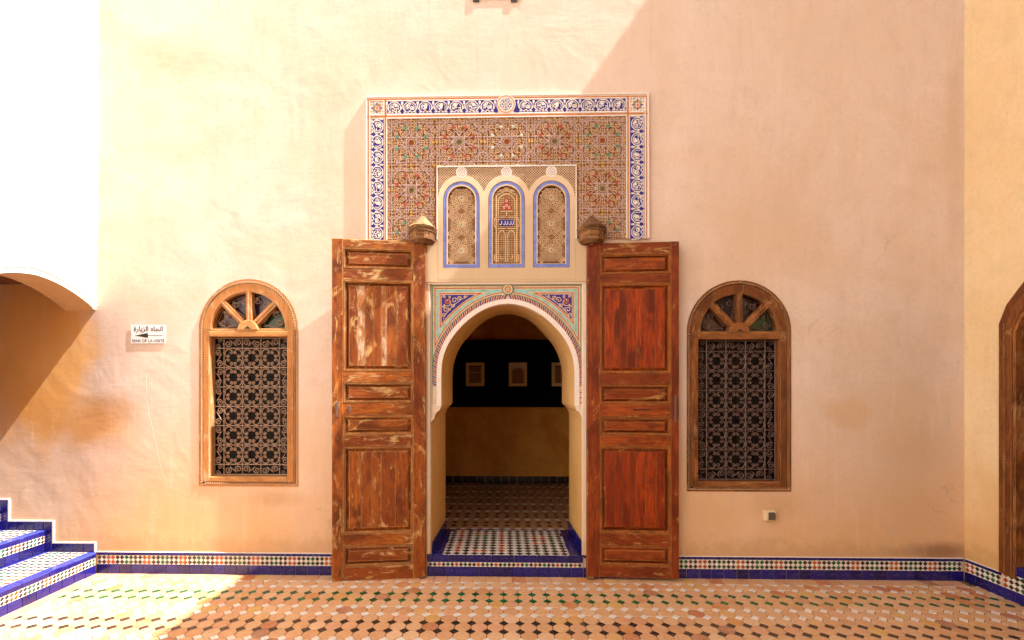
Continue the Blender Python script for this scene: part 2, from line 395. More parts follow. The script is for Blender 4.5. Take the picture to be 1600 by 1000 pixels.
# ------------------------------------------------------------------ key measures
XL, XR, TH = -3.262, 3.543, .65            # side wall faces, thickness of the front wall
WALLH, RIGHTH = 9.0, 7.963
PXc = 793.3; DXC = W(PXc, 600)[0]          # middle of the doorway
def zz(py): return W(PXc, py)[1]
def arch_loop(xc, hw, z0, zs, rise=None, n=24):
    rise = hw if rise is None else rise
    return [(xc-hw, z0), (xc+hw, z0)] + [(xc+hw*math.cos(PI*i/n), zs+rise*math.sin(PI*i/n)) for i in range(n+1)]
class WinP: pass
def winp(l, r, top, bot):
    o = WinP(); o.xl = W(l, 600)[0]; o.xr = W(r, 600)[0]; o.xc = (o.xl+o.xr)/2; o.hw = (o.xr-o.xl)/2
    o.zb = W((l+r)/2, bot)[1]; o.zt = W((l+r)/2, top)[1]; o.zs = o.zt-o.hw; return o
WL, WR = winp(311, 466, 436, 760), winp(1073, 1236, 438, 768)
DX0, DX1, DZT = W(667, 600)[0], W(917, 600)[0], zz(444)

# ------------------------------------------------------------------ the setting
def st(o): o['kind'] = 'structure'; return o
fb = MB(); fb.add([(-9, -15, 0), (9, -15, 0), (9, .02, 0), (-9, .02, 0)], [(0, 1, 2, 3)])
fb.box(XL-3.4, XL-.01, -2, 0, -.05, -.001)
floor = st(fb.build('floor', M['grout']))

fw = thing('front_wall', 'tall ochre plastered front wall with the doorway and two arched windows', 'wall', (0, 0, 0))
m = MB()
m.plate([[(XL-3.5, -.1), (DX0, -.1), (DX0, DZT), (DX1, DZT), (DX1, -.1), (XR, -.1), (XR, WALLH), (XL-3.5, WALLH)],
         arch_loop(WL.xc, WL.hw-.02, WL.zb+.02, WL.zs), arch_loop(WR.xc, WR.hw-.02, WR.zb+.02, WR.zs)], 0, TH)
m.build('plaster_face', M['wall'], fw)
# small ledge with two sockets at the very top of the picture
m = MB(); a = W(735, 1); b = W(818, 1)
m.box(a[0], b[0], -.006, .0, a[1], a[1]+.05); m.build('ledge', M['edge'], fw)
for p in (739, 798):
    m = MB(); a = W(p, 2); m.box(a[0], a[0]+.05, -.009, -.0062, a[1]-.012, a[1]+.03); m.build('socket_hole', M['ink'], fw)

RWX = lambda v: (XR+v[1], -v[0], v[2])
LWX = lambda v: (XL-v[1], v[0], v[2])
rw = thing('side_wall', 'cream plastered side wall on the right with the dark wooden door frame', 'wall', (XR, 0, 0))
m = MB(RWX)
RD = [(a_, b_-(.015 if b_ > 1 else 0)) for a_, b_ in [(.30, .175), (1.32, .175)] + [(1.32, 1.93), (1.27, 2.06), (1.16, 2.20), (1.0, 2.31), (.81, 2.37), (.62, 2.31), (.46, 2.20), (.35, 2.06), (.30, 1.93)]]
m.plate([[(0, 0), (14, 0), (14, RIGHTH), (0, RIGHTH)], RD], 0, .5)
m.plate([[(-TH, 0), (0, 0), (0, RIGHTH), (-TH, RIGHTH)]], .001, .5)
m.build('plaster_face', M['wall_right'], rw)
lw = thing('side_wall', 'white sunlit side wall on the left with an arched opening over the stairs', 'wall', (XL, 0, 0))
AW = .95; arc = []
for i in range(21):
    t = i/20; x = -AW*t; q = abs(2*t-1)
    arc.append((x, 2.107+.152*(1-q**2.0)*(1+.10*(1-q))))
m = MB(LWX)
m.plate([[(-14, 0), (-AW, 0)] + arc[::-1] + [(0, WALLH), (-14, WALLH)]], 0, .25)
m.build('plaster_face', M['wall_left'], lw)
m = MB(LWX)   # thin ochre lining of the arch
inn = [(x+(-.002 if x > -AW/2 else .002)*0, z-.004) for x, z in arc]
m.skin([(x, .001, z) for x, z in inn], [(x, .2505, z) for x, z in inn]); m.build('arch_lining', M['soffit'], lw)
# stairwell behind the side wall
sw = thing('stairwell', 'shadowy stairwell seen through the arch on the left, with plank ceiling', 'stairwell', (XL-.3, 0, 0))
m = MB(); m.box(XL-3.6, XL-.25, -1.6, -1.4, 0, 2.35); m.box(XL-3.7, XL-3.5, -1.4, 0, 0, 2.35); m.build('wall', M['wall'], sw)
for k in range(14):
    m = MB(); x = XL-.26-.2*k; m.cbox(x-.195, x, -1.4, -.002, 2.315, 2.345, .003); m.build('ceiling_plank', M['beam'], sw)
m = MB(); m.box(XL-3.7, XL-.25, -1.6, 0, 2.36, 2.5); m.build('roof_slab', M['wall'], sw)
ow = thing('courtyard_wall', 'plastered wall closing the courtyard opposite the doorway', 'wall', (0, -14, 0))
m = MB(); m.box(-8, 8, -14.5, -14, 0, 5.5); m.build('plaster_face', M['wall_right'], ow)

# ------------------------------------------------------------------ floor tiles
PX, PY = .1013, .1003; FX = lambda v: (v[0], v[2], -v[1])
def clip(poly, x0, x1):
    for s, lim in ((1, x0), (-1, x1)):
        out = []
        for i in range(len(poly)):
            a, b = poly[i-1], poly[i]; ia, ib = s*(a[0]-lim) >= 0, s*(b[0]-lim) >= 0
            if ia != ib: t = (lim-a[0])/(b[0]-a[0]); out.append((lim, a[1]+(b[1]-a[1])*t))
            if ib: out.append(b)
        poly = out
        if len(poly) < 3: return []
    return poly
A = .30
def octa(cx, cy, g=.955):
    hx, hy, ax, ay = PX/2*g, PY/2*g, (PX/2-A*PX*1.0)*g, (PY/2-A*PY)*g
    g2 = .0012; ax -= g2*.4; ay -= g2*.4
    p = [(hx, -ay), (hx, ay), (ax, hy), (-ax, hy), (-hx, ay), (-hx, -ay), (-ax, -hy), (ax, -hy)]
    return [(cx+x, cy+y) for x, y in p]
def dia(cx, cy, r=.0292): return [(cx+r, cy), (cx, cy+r), (cx-r, cy), (cx, cy-r)]
ROWC = {0: 'w', 1: 'w', 2: 'g', 3: 'g', 4: 'w', 5: 'w', 6: 'k', 7: 'k', 8: 'w', 9: 'w', 10: 'g', 11: 'g', 12: 'w', 13: 'w', 14: 'k', 15: 'k'}
DM = {'w': M['gwhite'], 'g': M['ggreen'], 'k': M['gblack'], 'o': M['gorange'], 'b': M['blue']}
X0, X1 = XL+.115, XR-.012
m = MB(FX); m.prism(octa(0, 0), -.005, .0, c=.0022); octm = m.build('octagonal_tile', M['ter'], link=False, off=(0, 0, 0))
dms = {}
for k in 'wgk':
    m = MB(FX); m.prism(dia(0, 0), -.0052, 0, c=.0015); dms[k] = m.build('diamond_tile', DM[k], link=False, off=(0, 0, 0))
stuff = MB(FX); N = 15
for n in range(N):
    yc = -(.111+(n+.5)*PY)
    for k in range(-33, 36):
        xc = (k+.5)*PX
        if xc+PX/2 > X0 and xc-PX/2 < X1:
            full = xc-PX/2 > X0 and xc+PX/2 < X1
            if 4 <= n <= 7 and full:
                inst('octagonal_tile', octm, floor, (xc, yc, rnd(.0006)), (rnd(.006), rnd(.006), random.choice((0, PI))+rnd(.008)), (1+rnd(.008), 1+rnd(.008), 1))
            else:
                p = clip(octa(xc, yc), X0, X1)
                if p: t = rnd(.0006); stuff.prism(p, -.005+t, 0, c=.0022, m=0)
        xd, yd = k*PX, -(.111+n*PY); col = ROWC[n]
        if xd+.03 > X0 and xd-.03 < X1:
            if 4 <= n <= 7 and xd-.03 > X0 and xd+.03 < X1:
                inst('diamond_tile', dms[col], floor, (xd+rnd(.001), yd+rnd(.001), rnd(.0005)), (rnd(.008), rnd(.008), random.choice((0, PI/2, PI))+rnd(.05)))
            else:
                r = .0292
                q = [(xd+r, yd), (xd-r, yd), (xd, yd-r)] if n == 0 else dia(xd+rnd(.001), yd+rnd(.001))
                if n == 0: q = [q[0], q[1], q[2]]
                q = clip(q, X0, X1)
                if q: stuff.prism(q, -.0052+rnd(.0004), 0, c=.0012, m={'w': 1, 'g': 2, 'k': 3}[col])
stuff.build('floor_tile_field', [M['ter'], M['gwhite'], M['ggreen'], M['gblack']], floor, kind='stuff')
m = MB(FX); m.prism([(-.5, -.5), (.5, -.5), (.5, .5), (-.5, .5)], -.0045, 0, c=.015); 
def slab(wd, dp, mat, c=.0018):
    m = MB(FX); a, b = wd/2, dp/2; m.prism([(-a, -b), (a, -b), (a, b), (-a, b)], -.0045, 0, c=c); return m.build('border_tile', mat, link=False, off=(0, 0, 0))
bt = slab(.098, .103, M['ter']); x = XL+.06
while x < XR-.05:
    inst('border_tile', bt, floor, (x, -.0575, rnd(.0006)), (rnd(.006), rnd(.006), rnd(.012))); x += .1005
y = -.165
while y > -1.5:
    inst('border_tile', bt, floor, (XL+.058, y, rnd(.0006)), (rnd(.006), rnd(.006), PI/2+rnd(.012))); y -= .1005

# ------------------------------------------------------------------ skirting tiles
class Fr:
    def __init__(s, ox, oy, ang): s.ox, s.oy, s.a = ox, oy, ang
    def w(s, v): c, q = math.cos(s.a), math.sin(s.a); return (s.ox+v[0]*c-v[1]*q, s.oy+v[0]*q+v[1]*c, v[2])
F0, FRt, FLf = Fr(0, 0, 0), Fr(XR, 0, -PI/2), Fr(XL, 0, PI/2)
m = MB(); m.cbox(-.5, .5, -.5, .5, -.5, .5, .02); 
def tilemesh(wd, h, dep, mat, c=.0018):
    m = MB(); m.cbox(-wd/2, wd/2, -dep, 0, -h/2, h/2, c); return m.build('tile', mat, link=False, off=(0, 0, 0))
TM = {}
def tile(fr, a, z, wd, h, parent, mat='blue', y=0, dep=.012, name='tile'):
    key = (round(wd, 3), round(h, 3), mat, dep)
    if key not in TM: TM[key] = tilemesh(wd-.0035, h-.003, dep, M[mat])
    return inst(name, TM[key], parent, fr.w((a, y+rnd(.0006), z)), (rnd(.006), 0, fr.a+rnd(.008)))
SEQ = 'kkookkgg'
def mosaic_strip(fr, a0, a1, z0, rows, p, parent, y=0, start=0, seq=SEQ, name='mosaic_band'):
    m = MB(fr.w); h = p*rows
    m.box(a0, a1, y-.007, y, z0, z0+h, 0)
    n = int((a1-a0)/p+.001); off = (a1-a0-n*p)/2
    mi = {'k': 2, 'o': 3, 'g': 4, 'w': 1}
    for i in range(n+1):
        for r in range(rows):
            cx, cz = a0+off+(i+.5)*p, z0+(r+.5)*p; R = p*.45
            if i < n: m.prism([(cx+R, cz), (cx, cz+R), (cx-R, cz), (cx, cz-R)], y-.0105+rnd(.0004), y-.006, c=.0012, m=mi[seq[(i+start) % len(seq)]])
            if r < rows-1:
                cx2, cz2 = cx-p/2, cz+p/2
                if cx2-R > a0 and cx2+R < a1: m.prism([(cx2+R, cz2), (cx2, cz2+R), (cx2-R, cz2), (cx2, cz2-R)], y-.0103+rnd(.0004), y-.006, c=.0012, m=1)
            for e, s in ((z0, 1), (z0+h, -1)):
                if r == 0:
                    cx2 = cx-p/2
                    if cx2-R > a0 and cx2+R < a1:
                        q = [(cx2-R, e+s*.001), (cx2+R, e+s*.001), (cx2, e+s*R)]
                        m.prism(q if s > 0 else [q[1], q[0], q[2]], y-.0103, y-.006, c=.001, m=1)
    return m.build(name, [M['wgrout'], M['gwhite'], M['gblack'], M['gorange'], M['ggreen']], parent, kind='stuff')
def skirting(fr, a0, a1, parent, start=0):
    n = max(1, round((a1-a0)/.0955)); wd = (a1-a0)/n
    for i in range(n): tile(fr, a0+(i+.5)*wd, .0395, wd, .078, parent)
    mosaic_strip(fr, a0, a1, .0785, 2, .0365, parent, start=start)
    n = max(1, round((a1-a0)/.045)); wd = (a1-a0)/n; m = MB(fr.w)
    for i in range(n): m.cbox(a0+i*wd+.0015, a0+(i+1)*wd-.0015, -.0115+rnd(.0005), 0, .153, .1715, .0012)
    m.build('tile_capping', M['blue'], parent, kind='stuff')
    m = MB(fr.w); m.cbox(a0, a1, -.0085, 0, .1716, .1775, .002); m.build('grout_edge', M['edge'], parent)
    m = MB(fr.w); m.box(a0, a1, -.006, .0, 0, .079); m.box(a0, a1, -.006, 0, .1515, .1716); m.build('grout_bed', M['wgrout'], parent)
skirting(F0, XL+.012, DX0-.002, fw, 0)
skirting(F0, DX1+.002, XR-.013, fw, 3)
skirting(FRt, .012, .272, rw, 2)
n0 = .272
mosaic_strip(FRt, .272, 1.75, .0785, 3, .0365, rw, start=3)
for i in range(15): tile(FRt, n0+.0955*(i+.5), .0395, .0955, .078, rw)
m = MB(RWX); m.box(.272, 1.75, -.006, 0, 0, .079); m.build('grout_bed', M['wgrout'], rw)
for i in range(5): 
    m = MB(RWX); m.cbox(.352+i*.2, .350+(i+1)*.2, -.014, .10, .19, .252, .003); m.build('door_sill_tile', M['blue'], rw)

# ------------------------------------------------------------------ stairs
stairs = thing('staircase', 'flight of blue edged mosaic steps rising left under the arch', 'stairs', (XL, -.5, 0))
SX = [XL, -3.678, -4.04, -4.40, -4.76]; RISE = .1722
def mosaic_floor(parent, x0, x1, y0, y1, z, nx, ny, colf, name='mosaic_field', r=.47):
    m = MB(FX); px_, py_ = (x1-x0)/nx, (y1-y0)/ny
    m.prism([(x0, y0), (x1, y0), (x1, y1), (x0, y1)], -(z-.003), -(z-.012), m=0)
    mi = {'k': 2, 'o': 3, 'g': 4, 'w': 1}
    for i in range(nx+1):
        for j in range(ny+1):
            cx, cy = x0+(i+.5)*px_, y0+(j+.5)*py_; t = rnd(.0004)
            if i < nx and j < ny: m.prism([(cx+r*px_, cy), (cx, cy+r*py_), (cx-r*px_, cy), (cx, cy-r*py_)], -z+t, -(z-.004), c=.001, m=mi[colf(i, j)])
            cx -= px_/2; cy -= py_/2
            q = [(cx+r*px_, cy), (cx, cy+r*py_), (cx-r*px_, cy), (cx, cy-r*py_)]
            q = [(min(max(a, x0+.001), x1-.001), min(max(b, y0+.001), y1-.001)) for a, b in q]
            m.prism(q, -z-t, -(z-.004), m=1)
    return m.build(name, [M['wgrout'], M['gwhite'], M['gblack'], M['gorange'], M['ggreen']], parent, kind='stuff')
for s in range(4):
    zt = RISE*(s+1); xf, xb = SX[s], SX[s+1]; zb = RISE*s; fr = Fr(xf, 0, PI/2)
    m = MB(); m.box(xb-(.0 if s < 3 else 1.5), xf-.001, -AW+.001 if s == 0 else -1.39, -.001, zb, zt-.011)
    stp = m.build('step', M['wgrout'], stairs)
    y0, y1 = (-AW if s == 0 else -1.38), -.013
    n = round((y1-y0)/.095); wd = (y1-y0)/n
    for i in range(n): tile(fr, y0+(i+.5)*wd, zb+.036, wd, .070, stp)
    mosaic_strip(fr, y0, y1, zb+.072, 2, .029, stp, start=s*3)
    n = round((y1-y0)/.19); wd = (y1-y0)/n
    for i in range(n):
        tile(fr, y0+(i+.5)*wd, zt-.0205, wd, .040, stp)
        m = MB(FX); a = y0+i*wd; m.prism([(xf-.055, a+.0015), (xf+.012, a+.0015), (xf+.012, a+wd-.0015), (xf-.055, a+wd-.0015)], -(zt+.001), -(zt-.01), c=.002); m.build('nosing_tile', M['skylit_blue'], stp)
    m = MB(FX); m.prism([(xb+.012, y0), (xb+.04, y0), (xb+.04, y1), (xb+.012, y1)], -zt, -(zt-.01), c=.002); m.build('back_edge_tile', M['skylit_blue'], stp)
    ny = round((y1-y0)/.055); nx = round((xf-xb-.097)/.055)
    mosaic_floor(stp, xb+.042, xf-.057, y0, y1, zt, nx, ny, lambda i, j, s=s: 'kggkoo'[(i//1+j*0+s) % 6] if (j//5) % 2 else 'kkgk'[(i+s) % 4])
# stepped skirting on the front wall along the stairs
hs = .068
for s in range(4):
    xf, xb, zt = SX[s], SX[s+1], RISE*(s+1)
    xe = xf-.008; xs = xb+.066
    n = 4; wd = (xe-xs)/n
    for i in range(n): tile(F0, xs+(i+.5)*wd, zt+hs/2, wd, hs, fw)
    if s < 3:
        z0, z1 = zt+.0, RISE*(s+2)+hs; cx = xb+.033
        k = (z1-z0)/3
        for i in range(3): tile(F0, cx, z0+(i+.5)*k, .064, k, fw)
        m = MB(); m.cbox(xb+.066, xb+.080, -.0115, 0, zt+hs+.011, z1+.011, .002); m.build('edging', M['edge'], fw)
        m = MB(); m.cbox(xb+.0, xb+.066, -.0115, 0, z1, z1+.011, .002); m.build('edging', M['edge'], fw)
    m = MB(); m.cbox(xs, xe+.012, -.0115, 0, zt+hs, zt+hs+.011, .002); m.build('edging', M['edge'], fw)
m = MB(); m.cbox(XL-.008, XL+.004, -.0115, 0, RISE+.0, RISE+hs, .002); m.build('edging', M['edge'], fw)
m = MB(); m.box(SX[4], XL-.009, -.005, .0, RISE, RISE+hs); m.build('grout_bed', M['wgrout'], fw)

# ------------------------------------------------------------------ doorway: threshold, jambs, horseshoe arch
SZ = .1712
ts = thing('doorstep', 'raised tiled doorstep with a black and white mosaic top in the doorway', 'doorstep', (DXC, 0, 0))
m = MB(); m.box(DX0+.001, DX1-.001, .012, .74, -.08, SZ-.010); m.build('step_core', M['wgrout'], ts)
xs0, xs1 = DX0+.002, DX1-.030
n = 13; wd = (xs1-xs0-.045)/(n-.0)
tile(F0, xs0+.022, .0385, .045, .074, ts, y=.012)
for i in range(n): tile(F0, xs0+.045+(i+.5)*wd, .0385, wd, .074, ts, y=.012)
mosaic_strip(F0, xs0, xs1, .0765, 1, .0345, ts, y=.012, seq='kkokgkookg'.replace('oo', 'o'), name='mosaic_band')
wds = [.048, .046, .062, .15, .168, .168, .168, .168, .048, .12]; k = (xs1-xs0)/sum(wds); a = xs0
for v in wds: tile(F0, a+v*k/2, .1415, v*k, .060, ts, y=.012); a += v*k
# little return of the skirting right of the step
tile(F0, DX1-.015, .0395, .026, .078, fw); tile(F0, DX1-.015, .163, .026, .016, fw)
hwf, hwr, D1 = .604, .572, .64
def jx(side, y): t = y/TH; return DXC+side*(hwf+(hwr-hwf)*t)
for side in (-1, 1):      # blue border tiles and jamb skirting
    for i in range(7):
        y0, y1 = .004+i*.091, .004+(i+1)*.091-.002
        for q in range(2 if side > 0 else 1):
            a0, a1 = (.003+.056*q, .057+.056*q) if side > 0 else (.003, .085)
            x00, x01 = jx(side, y0)-side*a0, jx(side, y0)-side*a1; x10, x11 = jx(side, y1)-side*a0, jx(side, y1)-side*a1
            p = [(x00, y0), (x01, y0), (x11, y1), (x10, y1)]
            if side > 0: p = p[::-1]
            m = MB(FX); m.prism(p, -(SZ+rnd(.0005)), -(SZ-.01), c=.0015); m.build('tile', M['blue'], ts)
        m = MB(); h0 = .082
        A4 = [(jx(side, y0), y0+.02), (jx(side, y1), min(y1+.02, .64))]
        m.add([(A4[0][0]-side*.010, A4[0][1], SZ), (A4[1][0]-side*.010, A4[1][1], SZ), (A4[1][0]-side*.010, A4[1][1], SZ+h0), (A4[0][0]-side*.010, A4[0][1], SZ+h0),
               (A4[0][0]+side*.01, A4[0][1], SZ), (A4[1][0]+side*.01, A4[1][1], SZ), (A4[1][0]+side*.01, A4[1][1], SZ+h0), (A4[0][0]+side*.01, A4[0][1], SZ+h0)],
              [(0, 1, 2, 3), (3, 2, 6, 7), (0, 4, 5, 1), (0, 3, 7, 4), (1, 5, 6, 2)]); m.build('jamb_tile', M['blue'], ts)
cs = 'kokogkokgkkoog'; GR = {(3, 7), (3, 6), (4, 7), (4, 6), (4, 5), (8, 1), (8, 3), (8, 5), (8, 7), (12, 2), (12, 4), (12, 6), (13, 5), (10, 1), (9, 1), (11, 3)}
def thr(i, j):
    if (i, j) in GR: return 'g'
    if i in (1, 6): return 'o' if j % 5 else 'k'
    if i in (2, 5, 7, 9): return 'k'
    if j == 1 and i in (2, 3, 4): return 'o'
    if j == 8 and i in (3, 4): return 'o'
    if i in (10, 11) and j in (4, 6, 7): return 'o'
    return 'k'
mosaic_floor(ts, DXC-hwf+.092, DXC+hwf-.118, .004, .62, SZ, 14, 10, thr)
m = MB(FX); m.prism([(DXC-.53, .622), (DXC+.53, .622), (DXC+.53, .648), (DXC-.53, .648)], -SZ, -(SZ-.01), c=.002); m.build('back_edge_tile', M['blue'], ts)

pt = thing('horseshoe_portal', 'plaster horseshoe arch portal with painted spandrels around the doorway', 'archway', (DXC, 0, 0))
fp = [(0, 474.5), (12, 475.6), (26, 479), (41, 485.5), (57, 496), (73, 510.5), (86, 526), (95, 541.5), (101, 558), (103.4, 574), (104, 591), (104, 612), (104, 634)]
fp = spline(fp, 3); front = [(x*U, zz(y)) for x, y in fp] + [(107*U, zz(641)), (111.5*U, zz(644)), (114.5*U, zz(650)), (116*U, zz(656)), (hwf, zz(657)), (hwf, SZ)]
UR = U*(3.62+TH)/3.62
rp = [(0, 491), (10, 491.8), (22, 495), (34, 501), (47, 511.5), (59, 524.5), (70, 537.5), (78, 552), (83, 567), (85, 580), (85.4, 592), (85.4, 612), (85.4, 629)]
rp = spline(rp, 3)
def zr(py): return CAMZ+(PY0-py)/F*(3.62+TH)
rear = [(x*UR, zr(y)) for x, y in rp] + [(88*UR, zr(633)), (91*UR, zr(635)), (94*UR, zr(639)), (95.5*UR, zr(643)), (hwr, zr(644)), (hwr, SZ)]
def full(pr): return [(DXC-x, z) for x, z in pr[::-1]] + [(DXC+x, z) for x, z in pr[1:]]
Ff, Rf = full(front), full(rear)
m = MB()
XA, XB = DX0+.001, DX1-.001
m.plate([[(XA, SZ), (Ff[0][0], SZ)] + Ff[1:-1] + [(Ff[-1][0], SZ), (XB, SZ), (XB, DZT-.001), (XA, DZT-.001)]], .006, .06, back=False)
m.build('arch_face', M['portal'], pt)
m = MB(); ns = len(front)-6
lo = [(x, .0062, z) for x, z in Ff]; hi = [(x, TH, z) for x, z in Rf]; mid = [tuple((a[i]+b[i])/2 for i in range(3)) for a, b in zip(lo, hi)]
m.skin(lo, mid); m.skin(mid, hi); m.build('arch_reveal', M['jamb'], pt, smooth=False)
m = MB(); xr0, xr1 = DX0-.0, DX1+.0        # inner face of the wall round the arch
m.plate([[(xr0, SZ), (Rf[0][0], SZ)] + Rf[1:-1] + [(Rf[-1][0], SZ), (xr1, SZ), (xr1, DZT), (xr0, DZT)]], TH-.02, TH+.002, back=True)
m.build('inner_face', M['room'], pt)
# white edge band following the arch
def offs(b, ymax=634):
    """front arch curve pushed outward by b photo pixels: list of (x, z) from the crown down, right half"""
    pts = [p for p in fp if p[1] <= ymax]; out = []
    for i, p in enumerate(pts):
        q, r = pts[max(0, i-1)], pts[min(len(pts)-1, i+1)]; dx, dy = r[0]-q[0], r[1]-q[1]
        if i == 0: dx, dy = 1, 0
        l = math.hypot(dx, dy); out.append((p[0]+dy/l*b, p[1]-dx/l*b))
    return out
for sd in (-1, 1):
    fx = lambda p, sd=sd: (DXC+sd*p[0]*U, zz(p[1]))
    m = MB(); a, b = offs(0.3, 634), offs(7.5, 634)
    n = len(a); P = [fx(p) for p in a]; Q = [fx(p) for p in b]
    for i in range(n-1): m.prism([P[i], P[i+1], Q[i+1], Q[i]], .001, .0062)
    m.build('arch_band', M['s_white'], pt)
    # rope of blue, cream and red slanted strokes
    m = MB(); a, b = offs(8.0, 606), offs(13.8, 606)
    def at(c, t):
        f = t*(len(c)-1); i = min(len(c)-2, int(f)); f -= i; return (c[i][0]+(c[i+1][0]-c[i][0])*f, c[i][1]+(c[i+1][1]-c[i][1])*f)
    la = [0]
    for i in range(1, len(a)): la.append(la[-1]+math.hypot(a[i][0]-a[i-1][0], a[i][1]-a[i-1][1]))
    def par(s_):
        for i in range(len(la)-1):
            if la[i+1] >= s_: return (i+(s_-la[i])/(la[i+1]-la[i]))/(len(a)-1)
        return 1
    m.skin([(fx(p)[0], .004, fx(p)[1]) for p in a], [(fx(p)[0], .004, fx(p)[1]) for p in b], m=0)
    s_, k = 1.0, 0
    while s_ < la[-1]-6:
        p0, p1, q0, q1 = par(s_+3.4), par(s_+5.5), par(s_), par(s_+2.1)
        mm = (1, 2)[k % 2] if s_ < la[-1]*.93 or sd > 0 else 1
        quad = [fx(at(a, p0)), fx(at(a, p1)), fx(at(b, q1)), fx(at(b, q0))]
        m.prism(quad, .0015, .004, m=mm); s_ += 3.9; k += 1
    m.build('rope_moulding', [M['s_cream'], M['p_blue'], M['p_red']], pt, kind='stuff')
    # nested outlines of the spandrel
    xl, ztop = (119.5 if sd < 0 else 115.5), 444.5
    def region(ai, bi, xend):
        cu = [p for p in offs(bi, 634) if p[0] < xl-ai and p[1] > ztop+ai and p[0] > xend]
        full_ = offs(bi, 634)
        poly = [(xl-ai, ztop+ai)]
        # bottom point where the curve meets the side
        for i in range(len(full_)-1):
            p, q = full_[i], full_[i+1]
            if p[0] < xl-ai <= q[0]: t = (xl-ai-p[0])/(q[0]-p[0]); poly.append((xl-ai, p[1]+(q[1]-p[1])*t)); break
        else: poly.append((xl-ai, 606))
        poly += cu[::-1]
        top = None
        for i in range(len(full_)-1):
            p, q = full_[i], full_[i+1]
            if p[1] < ztop+ai <= q[1] and q[0] > xend: t = (ztop+ai-p[1])/(q[1]-p[1]); top = (p[0]+(q[0]-p[0])*t, ztop+ai); break
        if top: poly.append(top)
        else: poly += [(xend, cu[0][1] if cu else ztop+ai+1), (xend, ztop+ai)]
        return [fx(p) for p in poly]
    sp = None; base = .0045
    for li, (ai, bi, mt, nm) in enumerate([(.6, 14.2, 'p_green', 'green_border'), (2.2, 15.4, 's_cream', 'inner_fillet'), (4.8, 17.2, 'p_red', 'red_line'), (6.2, 18.4, 's_cream', 'inner_fillet'),
                                     (7.6, 19.4, 'p_teal', 'turquoise_border'), (11.4, 22.8, 's_cream', 'inner_fillet'), (13.0, 24.4, 'p_red', 'red_line'), (14.4, 25.6, 's_cream', 'inner_fillet'), (15.8, 26.8, 'p_blue', 'blue_ground')]):
        poly = region(ai, bi, 9 if li < 5 else 12)
        if len(poly) < 3: continue
        m = MB(); m.plate([poly], base-.0006*(li+1), .0062, back=False)
        o = m.build(nm, M[mt], pt if sp is None else sp)
        if sp is None: o.name = 'spandrel'; sp = o
    yb = base-.0006*9
    def curl(cx, cy, r, turns, a0, s=1, n=18):
        return [fx((cx+math.cos(a0+s*t*turns*2*PI/n)*r*(1-.75*t/n), cy+math.sin(a0+s*t*turns*2*PI/n)*r*(1-.75*t/n))) for t in range(n+1)]
    m = MB()
    ox = xl-115.5
    for c in [(91, 472, 6.6, 1.3, .5, 1), (92, 471, 4.4, 1.0, 3.5, -1), (94, 484, 4.6, 1.3, 2, 1), (96.5, 492, 3.0, 1.2, 1, -1), (80, 469, 4.6, 1.2, 3, 1), (72, 466, 3.4, 1.2, 0, -1), (83, 477, 3.4, 1.2, 4, -1), (64, 463.5, 2.2, 1.2, 1, 1), (97, 463, 2.4, 1.2, 2, 1), (88, 463.5, 2.2, 1, 1, 1), (97, 478, 2.2, 1.1, 0, 1), (88, 483, 2.4, 1.2, 5, 1)]:
        c = (c[0]+ox*.8,)+c[1:]
        m.ribbon(curl(*c), 1.15*U, yb-.0025, yb)
    m.ribbon([fx((97+ox, 498)), fx((92+ox, 489)), fx((82+ox, 478)), fx((70+ox, 468.5)), fx((58+ox, 462))], .9*U, yb-.002, yb)
    m.build('arabesque', M['s_cream'], sp)
    m = MB()
    for dx, dy in ((-3, -2.4), (3, -2.4), (-3, 2.4), (3, 2.4)):
        q = [fx((91+ox*.8+dx*.9+2.0*math.cos(t*PI/3), 470.5+dy*.9+2.0*math.sin(t*PI/3))) for t in range(6)]
        if sd > 0: q = q[::-1]
        m.prism(q, yb-.0032, yb, c=.001)
    m.build('red_flower', M['p_red'], sp)
    # worn stub of ornament under the rope
    m = MB()
    for k in range(6): a_, b_ = fx((112.2, 608+k*4)), fx((115.2, 610.5+k*4)); m.box(min(a_[0], b_[0]), max(a_[0], b_[0]), .003, .0062, b_[1], a_[1], m=k % 2 if sd > 0 else 0)
    m.build('worn_ornament', [M['s_cream'], M['p_red']], pt, kind='stuff')
    # impost cornice lines
    m = MB(); a_ = fx((116, 656)); x0, x1 = sorted((DXC+sd*(hwf-.01), DX0+.002 if sd < 0 else DX1-.002))
    m.cbox(x0, x1, -.004, .006, zz(659), zz(655), .002); m.build('impost', M['portal'], pt)
m = MB(); q = [(DXC+7.6*U*math.cos(t*PI/12), zz(452)+7.6*U*math.sin(t*PI/12)) for t in range(24)]; m.prism(q, -.004, .006, c=.001)
ro = m.build('keystone_roundel', M['s_cream'], pt)
m = MB(); q = [(DXC+8.6*U*math.cos(t*PI/12), zz(452)+8.6*U*math.sin(t*PI/12)) for t in range(24)]; m.ribbon(q, .9*U, -.0045, .006, closed=True); m.build('green_ring', M['p_green'], ro)
m = MB()
for k in range(8):
    r_ = 3.9*U; cx, cz = DXC+r_*math.cos(k*PI/4), zz(452)+r_*math.sin(k*PI/4)
    m.prism([(cx+1.2*U*math.cos(t*PI/3), cz+1.2*U*math.sin(t*PI/3)) for t in range(6)], -.0055, -.004, m=k % 2)
m.prism([(DXC+1.1*U*math.cos(t*PI/3), zz(452)+1.1*U*math.sin(t*PI/3)) for t in range(6)], -.0055, -.004, m=1)
m.build('roundel_dots', [M['ink'], M['p_red']], ro, kind='stuff')
